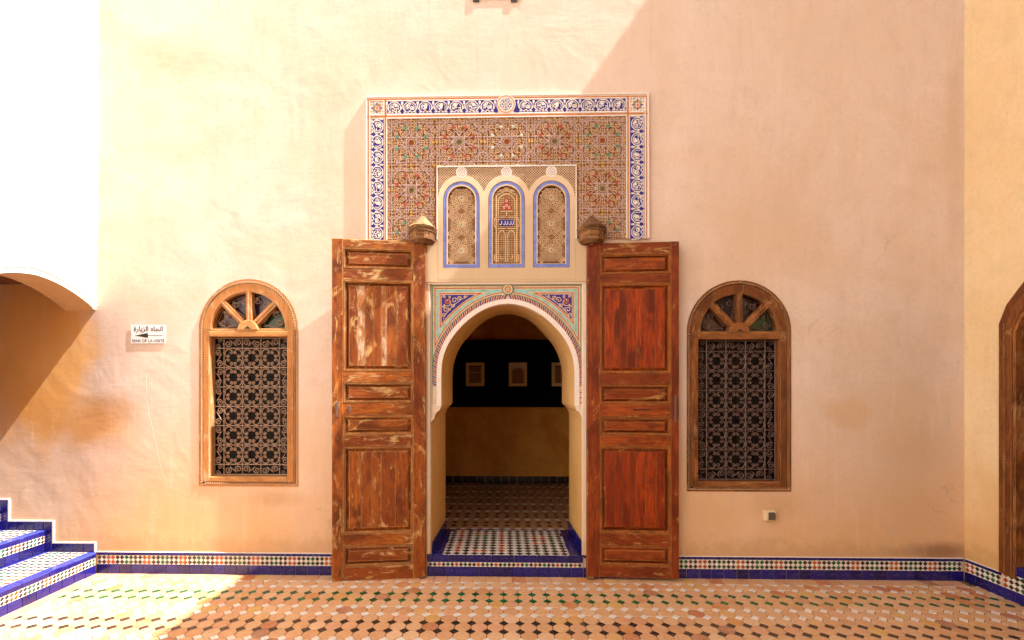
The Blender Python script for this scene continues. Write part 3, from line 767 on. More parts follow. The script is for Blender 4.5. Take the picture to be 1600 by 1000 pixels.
# raised plaster frame at the outside of the portal
m = MB(); e = .003
m.cbox(DX0-.004, W(672.5, 600)[0], -.017, .0059, SZ+.01, zz(444.8), .003)
m.cbox(W(909, 600)[0], DX1+.004, -.017, .0059, SZ+.01, zz(444.8), .003)
m.cbox(DX0-.004, DX1+.004, -.0174, .0059, zz(444.6), zz(441.5), .003)
m.build('plaster_border', M['portal'], pt)

# ------------------------------------------------------------------ carved panel above the door
YP = -.018                                    # ground of the carving
def PP(px, py): return W(px, py, YP)
pn = thing('carved_panel', 'large carved and painted stucco panel above the doorway with three pierced arches', 'stucco panel', (DXC, 0, PP(793, 373)[1]))
UP = PP(788, 500)[0]-PP(787, 500)[0]
def X(px): return PP(px, 600)[0]
def Z(py): return PP(793, py)[1]
xl, xr, zt, zb = X(571.5), X(1014.5), Z(147.5), Z(374)
m = MB(); m.cbox(xl, xr, YP, -.001, zb, zt, .003); m.build('panel_ground', M['stucco'], pn)
def line(name, mat, pts, wd, y0, closed=False, parent=None, y1=YP):
    m = MB(); m.ribbon([(X(a), Z(b)) for a, b in pts], wd*UP, y0, y1, closed); return m.build(name, M[mat], parent or pn)
line('white_fillet', 's_white', [(573, 374), (573, 149), (1013, 149), (1013, 374)], 2.4, YP-.007)
line('orange_line', 'p_orange', [(576, 374), (576, 153), (1010, 153), (1010, 374)], 1.6, YP-.003)
line('orange_line', 'p_orange', [(574, 180.2), (1012, 180.2)], 1.7, YP-.0035)
line('orange_line', 'p_orange', [(602.3, 154), (602.3, 374)], 1.7, YP-.0037)
line('orange_line', 'p_orange', [(981.2, 154), (981.2, 374)], 1.7, YP-.0037)
for q in ([(578, 374), (578, 155.5), (600, 155.5), (600, 177.5), (578.5, 177.5)],): line('white_fillet', 's_white', q, 1.6, YP-.006)
line('white_fillet', 's_white', [(1008, 374), (1008, 155.5), (983.5, 155.5), (983.5, 177.5), (1008, 177.5)], 1.6, YP-.006)
line('white_fillet', 's_white', [(604.5, 374), (604.5, 183), (979, 183), (979, 374)], 2.0, YP-.008)
line('white_fillet', 's_white', [(604.5, 155.5), (979, 155.5), (979, 177.5), (604.5, 177.5)], 1.5, YP-.006, closed=True)
def blue_ground(x0, x1, y0, y1):
    m = MB(); m.box(X(x0), X(x1), YP-.0012, YP, Z(y1), Z(y0)); m.build('blue_ground', M['p_blue'], pn)
blue_ground(605.5, 778, 156.5, 176.8); blue_ground(803, 978, 156.5, 176.8); blue_ground(579, 599.4, 184, 374); blue_ground(984.5, 1007.4, 184, 374)
# scalloped cartouches, three carvings shared by all
def cartouche(seed):
    r = random.Random(seed); m = MB(); u = UP; y1 = YP-.0012; y0 = YP-.0062
    pts = []
    for i in range(57):
        t = -PI*.30+(PI*1.6)*i/56; rr = 9.4*(1+.085*abs(math.sin(t*4+.0)))
        pts.append((rr*math.cos(t)*u*.98, (rr*math.sin(t)*.90+.2)*u))
    m.ribbon(pts, 1.15*u, y0, y1)
    pts2 = [(x*.70, z*.70) for x, z in pts]; m.ribbon(pts2[4:-4], .8*u, y0+.001, y1)
    for _ in range(7):
        cx, cz, rr, a0 = r.uniform(-4.5, 4.5), r.uniform(-4, 5), r.uniform(1.6, 3.4), r.uniform(0, 6); s = r.choice((-1, 1))
        m.ribbon([((cx+math.cos(a0+s*t*.55)*rr*(1-t*.06))*u, (cz+math.sin(a0+s*t*.55)*rr*(1-t*.06))*u) for t in range(11)], 1.0*u, y0, y1)
    for q in [((-10.6, 7.5), (-12, 10.2)), ((10.6, 7.5), (12, 10.2)), ((-12, 10), (-12, 2)), ((12, 10), (12, 2)), ((-11, -9.6), (11, -9.6)), ((-12, 2), (-10.4, -3)), ((12, 2), (10.4, -3))]:
        m.ribbon([(a*u, b*u) for a, b in q], 1.1*u, y0+.0008, y1)
    for a in (-8.2, -3, 3, 8.2): m.ribbon([((a-1.6)*u, -7.2*u), ((a+1.6)*u, -7.2*u)], 1.4*u, y0, y1)
    m.ribbon([(-1.8*u, -5.6*u), (1.8*u, -5.2*u)], 1.3*u, y0, y1, m=1 if seed % 2 else 0)
    for sx in (-1, 1): m.prism([(sx*12*u+1.5*u, 6*u), (sx*12*u, 9.4*u), (sx*12*u-1.5*u, 6*u), (sx*12*u, 3.4*u)], y0, y1, c=.001)
    return m.build('cartouche', [M['s_white'], M['p_orange']], link=False, off=(0, YP, 0))
CT = [cartouche(s) for s in (3, 8, 11, 14)]
for k in range(7):
    for x in (616.5+24.2*k, 966.8-24.2*k): inst('cartouche', CT[(k*3+int(x)) % 4], pn, (X(x), YP, Z(166.7)))
for k in range(8):
    for x, a in ((589.5, PI/2), (996, -PI/2)): inst('cartouche', CT[(k*5+int(x)) % 4], pn, (X(x), YP, Z(196+24*k)), (0, a, 0), (1, 1, 1))
# corner squares and roundel
def rosette_square(px, py, half):
    m = MB(); cx, cz, u = X(px), Z(py), UP; m.box(cx-half*u, cx+half*u, YP-.001, YP, cz-half*u, cz+half*u, 0)
    for k in range(16):
        a = k*PI/8; ca, sa = math.cos(a), math.sin(a); r0, r1 = 3.2*u, (9.6 if k % 2 == 0 else 8.0)*u; wv = 1.0*u
        p = [(cx+ca*r0, cz+sa*r0), (cx+ca*(r0+r1)/2+sa*wv, cz+sa*(r0+r1)/2-ca*wv), (cx+ca*r1, cz+sa*r1), (cx+ca*(r0+r1)/2-sa*wv, cz+sa*(r0+r1)/2+ca*wv)]
        m.prism(p, YP-.004, YP-.001, m=(1, 2, 3, 2)[k % 4])
    for sx in (-1, 1):
        for sz in (-1, 1):
            for d in (0, 1, 2):
                ax, az = cx+sx*(9.4-(d == 1)*4.2)*u, cz+sz*(9.4-(d == 2)*4.2)*u
                m.prism([(ax+1.2*u, az), (ax, az+1.2*u), (ax-1.2*u, az), (ax, az-1.2*u)], YP-.0035, YP-.001, m=(4, 3, 2)[d])
    m.prism([(cx+2.0*u*math.cos(t*PI/4), cz+2.0*u*math.sin(t*PI/4)) for t in range(8)], YP-.0045, YP-.001, m=2)
    m.build('corner_rosette', [M['s_white'], M['p_blue'], M['p_orange'], M['p_green'], M['p_yellow']], pn)
rosette_square(589, 166.5, 10.2); rosette_square(996, 166.5, 11)
m = MB(); cx, cz = X(790.5), Z(163.5)
circ = lambda r, n=32, cx=cx, cz=cz: [(cx+r*UP*math.cos(2*PI*t/n), cz+r*UP*math.sin(2*PI*t/n)) for t in range(n)]
m.prism(circ(14.8), YP-.0075, YP, c=.001, m=0); m.ribbon(circ(12.9), 1.6*UP, YP-.0085, YP-.0075, True, m=1)
for rr, n, s, cc in ((8.4, 16, 1.25, (2, 1, 3)), (5.2, 8, 1.35, (2,)), (2.6, 8, .6, (1, 3)), (0, 1, 1.3, (3,))):
    for k in range(n):
        a = 2*PI*k/n; ax, az = cx+rr*UP*math.cos(a), cz+rr*UP*math.sin(a)
        m.prism([(ax+s*UP*math.cos(t*PI/3), az+s*UP*math.sin(t*PI/3)) for t in range(6)], YP-.009, YP-.0075, m=cc[k % len(cc)])
m.build('roundel', [M['s_white'], M['p_orange'], M['p_blue'], M['p_green']], pn)
# interlaced star field
S = 37.4
def clipline(nx, nz, d, h):
    pts = []
    for (ax, az, bx, bz) in ((-h, -h, h, -h), (h, -h, h, h), (h, h, -h, h), (-h, h, -h, -h)):
        fa, fb_ = ax*nx+az*nz-d, bx*nx+bz*nz-d
        if (fa <= 0) != (fb_ <= 0): t = fa/(fa-fb_); pts.append((ax+(bx-ax)*t, az+(bz-az)*t))
    return pts[:2] if len(pts) >= 2 else None
def star_unit(var):
    m = MB(); u = UP; y1 = YP-.0008; yr, yp = YP-.0046, YP-.0032
    rr_ = random.Random(var); B = lambda l: [(a*u, b*u) for a, b in l]; segs = []; occ = []
    for k in range(8):
        a = k*PI/4; nx, nz = math.cos(a), math.sin(a)
        for d, wd in ((7.6, 1.35), (31.0, 1.35)):
            if d > 30 and k % 2: d = 36.5
            p = clipline(nx, nz, d, S-.5)
            if p: m.ribbon(B(p), (wd-.45)*u, yr+.0003*(k % 3), y1, m=1); segs.append(p)
    def leaf(cx, cz, a, l, wd, mt=0, core=True):
        occ.append((cx, cz, (l+wd)*.62))
        ca, sa = math.cos(a), math.sin(a); R = lambda x, z: ((cx+ca*x-sa*z)*u, (cz+sa*x+ca*z)*u)
        out = [R(l, 0), R(l*.45, wd), R(-l*.45, wd), R(-l, 0), R(-l*.45, -wd), R(l*.45, -wd)]
        m.ribbon(out, .75*u, yp, y1, True, m=mt if mt != 3 else 0)
        if core:
            m.ribbon([R(l*.8, 0), R(-l*.8, 0)], .55*u, yp, y1, m=mt); m.ribbon([R(0, wd*.8), R(0, -wd*.8)], .55*u, yp+.0002, y1, m=mt)
    for k in range(8):
        a = k*PI/4; r = 16.5 if k % 2 == 0 else 19
        if var == 1: leaf(r*math.cos(a), r*math.sin(a), a, 7.6, 2.9)
        else: leaf(r*math.cos(a), r*math.sin(a), a, 5.2, 3.0)
        a2 = a+PI/8; gx, gz = 24.5*math.cos(a2), 24.5*math.sin(a2)
        gm = {0: 4, 1: 5, 2: 7}[var]
        if var == 2: m.prism(B([(gx+2.6*math.cos(t*PI/4), gz+2.6*math.sin(t*PI/4)) for t in range(8)]), YP-.0052, y1, c=.001, m=0); m.prism(B([(gx+1.7*math.cos(t*PI/4), gz+1.7*math.sin(t*PI/4)) for t in range(8)]), YP-.0062, YP-.005, c=.0008, m=gm)
        else:
            for q in range(4):
                b = a2+q*PI/2; ax, az = gx+1.9*math.cos(b), gz+1.9*math.sin(b)
                m.prism(B([(ax+1.6*math.cos(t*PI/3), az+1.35*math.sin(t*PI/3)) for t in range(6)]), YP-.0050, y1, m=gm)
    for k in range(4):
        a = k*PI/2
        for s in (-1, 1):
            x, z = 34*math.cos(a)-s*17*math.sin(a), 34*math.sin(a)+s*17*math.cos(a)
            leaf(x, z, a+PI/2, 7.2, 2.5)
            x, z = 27*math.cos(a+PI/4)+s*7.6*math.cos(a-PI/4), 27*math.sin(a+PI/4)+s*7.6*math.sin(a-PI/4)
            leaf(x, z, a, 3.6, 2.6)
        for (rx, rz) in ((36.0, 36.0),):
            x, z = rx*math.cos(a)-rz*math.sin(a), rx*math.sin(a)+rz*math.cos(a)
            m.prism(B([(x+1.2*math.cos(t*PI/3), z+1.2*math.sin(t*PI/3)) for t in range(6)]), YP-.0048, y1, m=6)
        x, z = 35*math.cos(a), 35*math.sin(a)
        m.prism(B([(x+2.0*math.cos(t*PI/3), z+2.0*math.sin(t*PI/3)) for t in range(6)]), YP-.0048, y1, m=6)
    for k in range(8): occ.append((24.5*math.cos(k*PI/4+PI/8), 24.5*math.sin(k*PI/4+PI/8), 2.6))
    g_ = -35.0
    while g_ < 36:
        h_ = -35.0
        while h_ < 36:
            if math.hypot(g_, h_) > 7 and all(math.hypot(g_-a, h_-b) > r_ for a, b, r_ in occ):
                a_ = rr_.uniform(0, PI); gx_, hz_ = g_+rr_.uniform(-.5, .5), h_+rr_.uniform(-.5, .5)
                for q_ in range(3):
                    b_ = a_+q_*2.09; m.prism(B([(gx_+1.35*math.cos(b_)+.95*math.cos(b_+t*PI/2), hz_+1.35*math.sin(b_)+.95*math.sin(b_+t*PI/2)) for t in range(4)]), yp+.0004, y1, m=0)
            h_ += 4.3
        g_ += 4.3
    c = {0: 5, 1: 4, 2: 5}[var]
    for q in range(8):
        b = q*PI/4; m.prism(B([(3.0*math.cos(b)+.95*math.cos(t*PI/2), 3.0*math.sin(b)+.95*math.sin(t*PI/2)) for t in range(4)]), YP-.0050, y1, m=c)
    m.ribbon(B([(5.4*math.cos(t*PI/8), 5.4*math.sin(t*PI/8)) for t in range(16)]), .8*u, yp, y1, True, m=0)
    return m.build('star_lattice', [M['s_cream'], M['p_lilac'], M['s_white'], M['s_ochre'], M['p_green'], M['p_red'], M['p_yellow'], M['p_teal']], link=False, off=(0, YP, 0))
SU = [star_unit(v) for v in range(3)]
m = MB(); m.box(X(605.5), X(978), YP-.0008, YP, Z(258.5), Z(184)); m.box(X(605.5), X(681.8), YP-.0008, YP, Z(374), Z(258.5)); m.box(X(901.5), X(978), YP-.0008, YP, Z(374), Z(258.5))
m.build('ochre_ground', M['s_ochre'], pn)
CX = [605.5+37.3+74.6*i for i in range(5)]
for i, v in enumerate((0, 1, 2, 1, 0)): inst('star_lattice', SU[v], pn, (X(CX[i]), YP, Z(221.3)), (0, 0, 0), (.997, 1, .997))
for i in (0, 4): inst('star_lattice', SU[1], pn, (X(CX[i]), YP, Z(296)), (0, 0, 0), (.997, 1, .997))
# the last row is cut by the panel's foot: its upper half only
def half_unit():
    me = SU[0].copy(); bm = bmesh.new(); bm.from_mesh(me); lim = Z(373.8)-Z(370.6)
    bmesh.ops.bisect_plane(bm, geom=bm.verts[:]+bm.edges[:]+bm.faces[:], plane_co=(0, 0, lim), plane_no=(0, 0, -1), clear_outer=True); bm.to_mesh(me); bm.free(); return me
HU = half_unit()
for i in (0, 4): inst('star_lattice', HU, pn, (X(CX[i]), YP, Z(370.6)), (0, 0, 0), (.997, 1, .997))
# inner frame with pierced spandrels and three arched screens
fr_ = [(683.2, 374), (683.2, 260), (900.2, 260), (900.2, 374)]
m = MB(); m.box(X(682), X(901.4), YP-.0008, YP, Z(374), Z(258.8)); m.build('pierced_ground', M['s_dark'], pn)
line('white_fillet', 's_white', fr_, 2.2, YP-.010)
CXS = (721, 791.5, 861.5); RO = 36.5
m = MB(); u = UP
x0, x1, z0, z1 = X(685), X(898.5), Z(322), Z(261.5)
for s in (-1, 1):
    c = -600
    t0 = (x0+x1)/2
    dlt = 4.0*u
    for k in range(-80, 81):
        # lines z = s*(x - x_k), clipped to the rectangle
        xk = t0+k*dlt; pts = []
        for xx, zz_ in ((x0, z0+s*(x0-xk)), (x1, z0+s*(x1-xk))):
            pts.append((xx, zz_))
        (ax, az), (bx, bz) = pts
        ts_ = [0, 1]
        for lim in (z0, z1):
            if (az-lim)*(bz-lim) < 0: ts_.append((lim-az)/(bz-az))
        ts_ = sorted(t for t in ts_ if z0-1e-6 <= az+(bz-az)*t <= z1+1e-6)
        if len(ts_) >= 2 and ts_[-1]-ts_[0] > .005:
            run = []; nn = 90
            for q in range(nn+1):
                t = ts_[0]+(ts_[-1]-ts_[0])*q/nn; p = (ax+(bx-ax)*t, az+(bz-az)*t)
                if all(math.hypot(p[0]-X(c_), (p[1]-Z(311))/1.04) > (RO-1.5)*UP or p[1] > Z(270) for c_ in CXS) and p[1] > Z(318): run.append(p)
                elif run:
                    if len(run) > 1: m.ribbon([run[0], run[-1]], .85*u, YP-.0042-.0004*(s > 0), YP-.0008)
                    run = []
            if len(run) > 1: m.ribbon([run[0], run[-1]], .85*u, YP-.0042-.0004*(s > 0), YP-.0008)
m.build('diamond_lattice', M['s_cream'], pn, kind='stuff')
def envelope():
    pts = []; xa, xb = 684.4, 899.0; n = 150
    for i in range(n+1):
        x = xb+(xa-xb)*i/n; best = 335
        for c in CXS:
            d = RO*RO-(x-c)**2
            if d > 0: best = min(best, 311-math.sqrt(d)*1.04)
        pts.append((X(x), Z(min(best, 311))))
    return pts
def aloop(c, hw, zbot, spring=311.5, n=20, rise=1.0):
    return [(X(c-hw), Z(zbot)), (X(c+hw), Z(zbot))] + [(X(c)+hw*UP*math.cos(PI*i/n), Z(spring)+hw*UP*rise*math.sin(PI*i/n)) for i in range(n+1)]
m = MB()
m.plate([[(X(684.4), Z(437)), (X(899), Z(437))] + envelope()] + [aloop(c, 28.6, 418.6) for c in CXS], YP-.006, -.001, back=False)
m.build('arcade_plate', M['portal'], pn)
for c in CXS:
    m = MB(); cx, cz = X(c), Z(269)
    m.prism([(cx+8.6*u*math.cos(2*PI*t/24), cz+8.6*u*math.sin(2*PI*t/24)) for t in range(24)], YP-.0065, YP-.0008, c=.001, m=0)
    for rr, n, s in ((5.6, 12, .8), (3.0, 6, .8), (0, 1, .8)):
        for k in range(n):
            a = 2*PI*k/n; ax, az = cx+rr*u*math.cos(a), cz+rr*u*math.sin(a); m.prism([(ax+s*u*math.cos(t*PI/2), az+s*u*math.sin(t*PI/2)) for t in range(4)], YP-.0075, YP-.006, m=1)
    m.build('small_roundel', [M['s_white'], M['s_ochre']], pn)
def inside(c, x, y, hw=21.0, top=313, bot=411):
    if abs(x-c) > hw or y > bot: return False
    return y > top or math.hypot(x-c, (y-top)/1.0) < hw
def screen(c, kind):
    par = MB(); yb = YP+.008
    par.plate([aloop(c, 28.6, 418.6), aloop(c, 22.4, 412.6)], YP-.0035, yb+.004, back=False); o = par.build('blue_arch_band', M['p_sky'], pn)
    m = MB(); m.ribbon([p for p in aloop(c, 28.2, 418.4)], 1.1*UP, YP-.0045, YP-.003, True); m.build('brown_outline', M['s_ochre'], o)
    m = MB(); m.ribbon([p for p in aloop(c, 22.2, 412.4)], 1.9*UP, YP-.0055, yb, True); m.build('cream_fillet', M['s_cream'], o)
    m = MB(); m.plate([aloop(c, 22.6, 412.8)], yb-.001, yb+.003, back=False); m.build('dark_ground', M['s_dark'], o)
    m = MB(); y0, y1 = YP+.0015, yb-.001; V = lambda x, y: (X(x), Z(y))
    if kind == 'rosettes':
        cs_ = [(c, 309+41*k) for k in range(3)]+[(c+s*21.5, 329.5+41*k) for k in range(3) for s in (-1, 1)]
        def ok(p): return inside(c, p[0], p[1])
        for s_ in (-1, 1):
            for q_ in range(-50, 51):
                run = []
                for t_ in range(0, 63):
                    yy_ = 290+2*t_; p = (c+q_*3.3+s_*(yy_-350), yy_)
                    if ok(p): run.append(p)
                    elif run:
                        if len(run) > 1: m.ribbon([V(*run[0]), V(*run[-1])], .6*UP, y0+.004, y1, m=3)
                        run = []
        for (rx, ry) in cs_:
            for k in range(16):
                a = 2*PI*(k+.5)/16; p = (rx+8.6*math.cos(a), ry+8.6*math.sin(a)); q = (rx+4.0*math.cos(a), ry+4.0*math.sin(a))
                if ok(p) and ok(q): m.ribbon([V(*q), V(*p)], 1.05*UP, y0, y1)
                a = 2*PI*k/16; p = (rx+11.4*math.cos(a), ry+11.4*math.sin(a)); b = a+PI/16; q = (rx+8.2*math.cos(b), ry+8.2*math.sin(b)); b = a-PI/16; r_ = (rx+8.2*math.cos(b), ry+8.2*math.sin(b))
                if ok(p) and ok(q) and ok(r_): m.ribbon([V(*q), V(*p), V(*r_)], 1.0*UP, y0+.0005, y1)
                b = 2*PI*(k+1)/16; b2 = 2*PI*k/16
                for rr, rr2, wd in ((14.2, 17.4, .8), (11.6, 14.4, .7)):
                    p = (rx+rr*math.cos(b2), ry+rr*math.sin(b2)); q = (rx+rr2*math.cos((b+b2)/2), ry+rr2*math.sin((b+b2)/2)); r_ = (rx+rr*math.cos(b), ry+rr*math.sin(b))
                    if ok(p) and ok(q) and ok(r_): m.ribbon([V(*p), V(*q), V(*r_)], wd*UP, y0+.0003, y1)
            if ok((rx, ry)):
                m.prism([(X(rx)+3.6*UP*math.cos(t*PI/6), Z(ry)+3.6*UP*math.sin(t*PI/6)) for t in range(12)], y0, y1, c=.0008, m=0)
                m.prism([(X(rx)+1.9*UP*math.cos(t*PI/4), Z(ry)+1.9*UP*math.sin(t*PI/4)) for t in range(8)], y0-.001, y0+.0002, m=1)
        for k in range(2): 
            for xx in (c,): m.prism([(X(xx)+1.2*UP*math.cos(t*PI/3), Z(329.5+41*k)+1.2*UP*math.sin(t*PI/3)) for t in range(6)], y0-.001, y1, m=2)
        m.build('pierced_screen', [M['s_cream'], M['p_green'], M['p_red'], M['s_tan']], o, kind='stuff')
    else:
        for k in range(0, 42):
            yy = 293+2.9*k
            if yy > 411: break
            hw = 20.5 if yy > 313 else math.sqrt(max(0, 20.5**2-(yy-313)**2))
            if hw > 2: m.ribbon([V(c-hw, yy), V(c+hw, yy)], .85*UP, y0+.0012, y1)
        for k in range(-8, 9):
            xx = c+2.5*k; t = 313-math.sqrt(max(0, 20.5**2-(xx-c)**2)); m.ribbon([V(xx, t), V(xx, 411)], .65*UP, y0+.001, y1)
        m.build('pierced_screen', M['s_tan'], o, kind='stuff')
        m = MB(); yy0 = y0-.001
        def rib(p, wd=1.4, cl=False): m.ribbon([V(c+a, b) for a, b in p], wd*UP, yy0, y1, cl)
        rib([(-16, 410), (-16, 305), (0, 297), (16, 305), (16, 410)])
        rib([(-12, 299), (0, 294.5), (12, 299)], 1.2)
        rib([(-13, 345), (-13, 316)]+[(-13*math.cos(t*PI/16), 316-12*math.sin(t*PI/16)*(1+.1*math.sin(t*PI/16))) for t in range(17)]+[(13, 345)], 1.1)
        for s in (-1, 1):
            rib([(s*2, 409), (s*2, 369)]+[(s*(7.5-5.5*math.cos(t*PI/8)), 369-9*math.sin(t*PI/8)) for t in range(9)]+[(s*13, 409)], 1.2)
            rib([(s*19, 407), (s*19, 398), (s*16.5, 398)], 1.2); rib([(s*5, 404), (s*9, 404), (s*10, 398)], 1.0)
        rib([(-21, 348)]+[(-17-5*math.sin(t*PI/8), 348-8*math.cos(t*PI/8)) for t in range(0)]+[(17*math.cos(t*PI/12)+(3 if math.cos(t*PI/12) > 0 else -3), 348+9*math.sin(t*PI/12)) for t in range(24)][0:0]+[(-20, 350)], 1) if False else None
        rib([((13 if math.cos(t*PI/12) > 0 else -13)+7*math.cos(t*PI/12), 348+9*math.sin(t*PI/12)) for t in range(24)], 1.3, True)
        rib([(-9, 330), (9, 330)], 1.4); rib([(0, 330), (0, 340)], 1.8)
        m.build('screen_tracery', M['s_cream'], o)
        m = MB(); m.prism([(X(c)+(8 if math.cos(t*PI/12) > 0 else -8)*UP*.9+5*UP*math.cos(t*PI/12), Z(348)+5*UP*math.sin(t*PI/12)) for t in range(24)], yy0-.0012, y1, c=.0008, m=1)
        for a in (-9, -3.5, 0.5, 5.5, 9.5):
            m.ribbon([(X(c+a-1.6), Z(350)), (X(c+a), Z(351.3)), (X(c+a+1.6), Z(349)), (X(c+a+1.2), Z(345.4))], 1.0*UP, yy0-.002, yy0-.001, m=0)
        m.build('blue_cartouche', [M['s_white'], M['p_blue']], o)
        m = MB(); m.prism([V(c-8.5, 328), V(c+8.5, 328), V(c+7.6, 322), V(c+4, 317), V(c+2.4, 311), V(c, 306.5), V(c-2.4, 311), V(c-4, 317), V(c-7.6, 322)], yy0-.001, y1, c=.0008, m=0)
        for a, b, s in ((0, 321, 1), (-4, 324, 1), (4, 324, 1), (0, 314, 1)): m.ribbon([(X(c+a)+1.4*UP*math.cos(t*PI/4), Z(b)+1.8*UP*math.sin(t*PI/4)) for t in range(8)], .7*UP, yy0-.0022, yy0-.0008, True, m=1)
        m.build('red_palmette', [M['p_red'], M['s_white']], o)
        for b in (338.5, 357.5):
            m = MB(); m.prism([(X(c)+1.4*UP*math.cos(t*PI/3), Z(b)+1.4*UP*math.sin(t*PI/3)) for t in range(6)], yy0-.001, y1, m=0); m.build('red_bead', M['p_red'], o)
screen(CXS[0], 'rosettes'); screen(CXS[1], 'centre'); screen(CXS[2], 'rosettes')
# plaster between panel and portal, flush with the arcade plate
YF = YP-.0055
for a_, b_, c_, d_ in ((DX0-.004, X(684.2), zz(441.4), Z(374.6)), (X(899.2), DX1+.004, zz(441.4), Z(374.6)), (X(684.2), X(899.2), zz(441.4), Z(437.2))):
    m = MB(); m.box(a_, b_, YF, -.0005, c_, d_); m.build('lower_field', M['portal'], pn)
# holes of the arcade need the ground cut back: ground plate is replaced below
g = next(o for o in pn.children if o.name.startswith('panel_ground')); C.objects.unlink(g); bpy.data.objects.remove(g)
m = MB(); m.plate([[(xl, zb), (X(684.6), zb), (X(684.6), Z(258.9)), (X(898.8), Z(258.9)), (X(898.8), zb), (xr, zb), (xr, zt), (xl, zt)]], YP, -.001, back=False); m.build('panel_ground', M['stucco'], pn)
for o in list(pn.children):
    if o.name.startswith('pierced_ground'): bpy.data.objects.remove(o)
m = MB(); m.plate([[(X(684.6), Z(436)), (X(898.8), Z(436)), (X(898.8), Z(258.8)), (X(684.6), Z(258.8))]] + [aloop(c, 27.5, 417.8) for c in CXS], YP-.0008, YP+.02, back=False); m.build('pierced_ground', M['s_dark'], pn)

# ------------------------------------------------------------------ arched windows
def spiral(cx, cz, r, a0, s, turns=1.4, n=12, k=.8):
    return [(cx+r*(1-k*t/n)*math.cos(a0+s*turns*2*PI*t/n), cz+r*(1-k*t/n)*math.sin(a0+s*turns*2*PI*t/n)) for t in range(n+1)]
def window(P, label, fw_, fh_, iron, side):
    t = thing('arched_window', label, 'window', (P.xc, 0, P.zb), 'arched windows with iron grilles')
    hw, zs, zb, xc = P.hw, P.zs, P.zb, P.xc; fr0 = .0105
    m = MB(); m.plate([arch_loop(xc, hw, zb, zs), arch_loop(xc, hw-.014, zb+.014, zs)], -.004, .02); m.build('outer_moulding', M[fw_], t)
    # twisted rope bead
    rp_ = []; r = hw-.026; step = .0185
    path = [(xc-r, zb+.026+i*step) for i in range(int((zs-zb-.026)/step))] + [(xc-r*math.cos(a), zs+r*math.sin(a)) for a in [i*step/r for i in range(int(PI*r/step)+1)]] + [(xc+r, zs-i*step) for i in range(int((zs-zb-.026)/step))] + [(xc+r-i*step, zb+.026) for i in range(int(2*r/step))]
    m = MB()
    for i in range(0, len(path)-1):
        (ax, az), (bx, bz) = path[i], path[i+1]; dx, dz = bx-ax, bz-az; l = math.hypot(dx, dz) or 1; dx /= l; dz /= l; nx, nz = -dz, dx
        o_ = .0085; m.tube([(ax+nx*o_-dx*.002, .004, az+nz*o_-dz*.002), ((ax+bx)/2, -.010, (az+bz)/2), (bx-nx*o_+dx*.002, .004, bz-nz*o_+dz*.002)], .0046, 5)
    m.plate([arch_loop(xc, hw-.013, zb+.013, zs), arch_loop(xc, hw-.04, zb+.04, zs)], .026, .034)
    m.build('rope_moulding', M[fw_], t, kind='stuff')
    m = MB(); m.plate([arch_loop(xc, hw-.0145, zb+.0145, zs), arch_loop(xc, hw-.0358, zb+.0358, zs)], .020, .025); m.build('groove_shade', M['shutter'], t)  # near-black strip painting the shade in the groove behind the rope
    fo, fi = hw-.036, hw-.036-.050
    # arched head, stiles, sill rail, transom
    n = 20; m = MB(); m.plate([[(xc+fo*math.cos(PI*i/n), zs+fo*math.sin(PI*i/n)) for i in range(n+1)] + [(xc+(fi-.012)*math.cos(PI*i/n), zs+(fi-.012)*math.sin(PI*i/n)) for i in range(n, -1, -1)]], -.006, .07)
    m.build('arched_head', M[fw_], t, bevel=.003)
    m = MB(); m.ribbon([(xc+(fi-.016)*math.cos(PI*i/n), zs+(fi-.016)*math.sin(PI*i/n)) for i in range(n+1)], .008, .004, .05); m.build('head_bead', M[fw_], t)
    for s in (-1, 1):
        m = MB(); a, b = sorted((xc+s*fi, xc+s*fo)); m.cbox(a, b, -.006, .07, zb+.036, zs-.001, .004); m.build('stile', M[fw_], t)
        m = MB(); a, b = sorted((xc+s*(fi-.006), xc+s*fi)); m.cbox(a, b, .004, .06, zb+.078, zs-.060, .003); m.build('inner_bead', M[fw_], t)
    zt0, zt1 = zs-.058, zs+.004
    m = MB(); m.cbox(xc-fi-.0, xc+fi+.0, -.010, .06, zt0, zt0+.040, .005); m.build('transom', M[fh_], t)
    m = MB(); m.cbox(xc-fi, xc+fi, -.004, .06, zt0+.0405, zt1, .003); m.build('transom_bead', M[fh_], t)
    m = MB(); m.cbox(xc-fi, xc+fi, -.006, .07, zb+.036, zb+.077, .006); m.build('sill_rail', M[fh_], t)
    # fanlight: hub, three spokes, four panes with scrolls
    hub = MB(); q = [(xc+.082*math.cos(PI*i/16)*(1-.04*abs(math.sin(i*1.2))), zt1-.008+.075*math.sin(PI*i/16)) for i in range(17)]
    hub.prism(q, -.016, .05, c=.003); h = hub.build('fan_hub', M[fh_], t)
    hub = MB(); hub.prism([(xc-.026, zt1-.002), (xc+.026, zt1-.002), (xc, zt1+.020)], -.017, -.0155, m=0); hub.build('hub_notch', M['ink'], h)
    Rf_ = fi-.014
    for a in (45, 90, 135):
        a = math.radians(a); ca, sa = math.cos(a), math.sin(a)
        m = MB()
        for o_, wd, y in ((-.015, .022, -.004), (.012, .018, .002)):
            p = [(xc+ca*r_-sa*o_, zs+sa*r_+ca*o_) for r_ in (.06, Rf_+.006)]; m.ribbon(p, wd, y, .045)
        m.ribbon([(xc+ca*r_, zs+sa*r_) for r_ in (.06, Rf_+.004)], .010, -.010, .03); m.build('fan_spoke', M[fw_], t)
    gl = {'L': ('g_green', 'g_purple', 'g_purple', 'g_brown'), 'R': ('g_green', 'g_red', 'ink', 'g_brown')}[side]
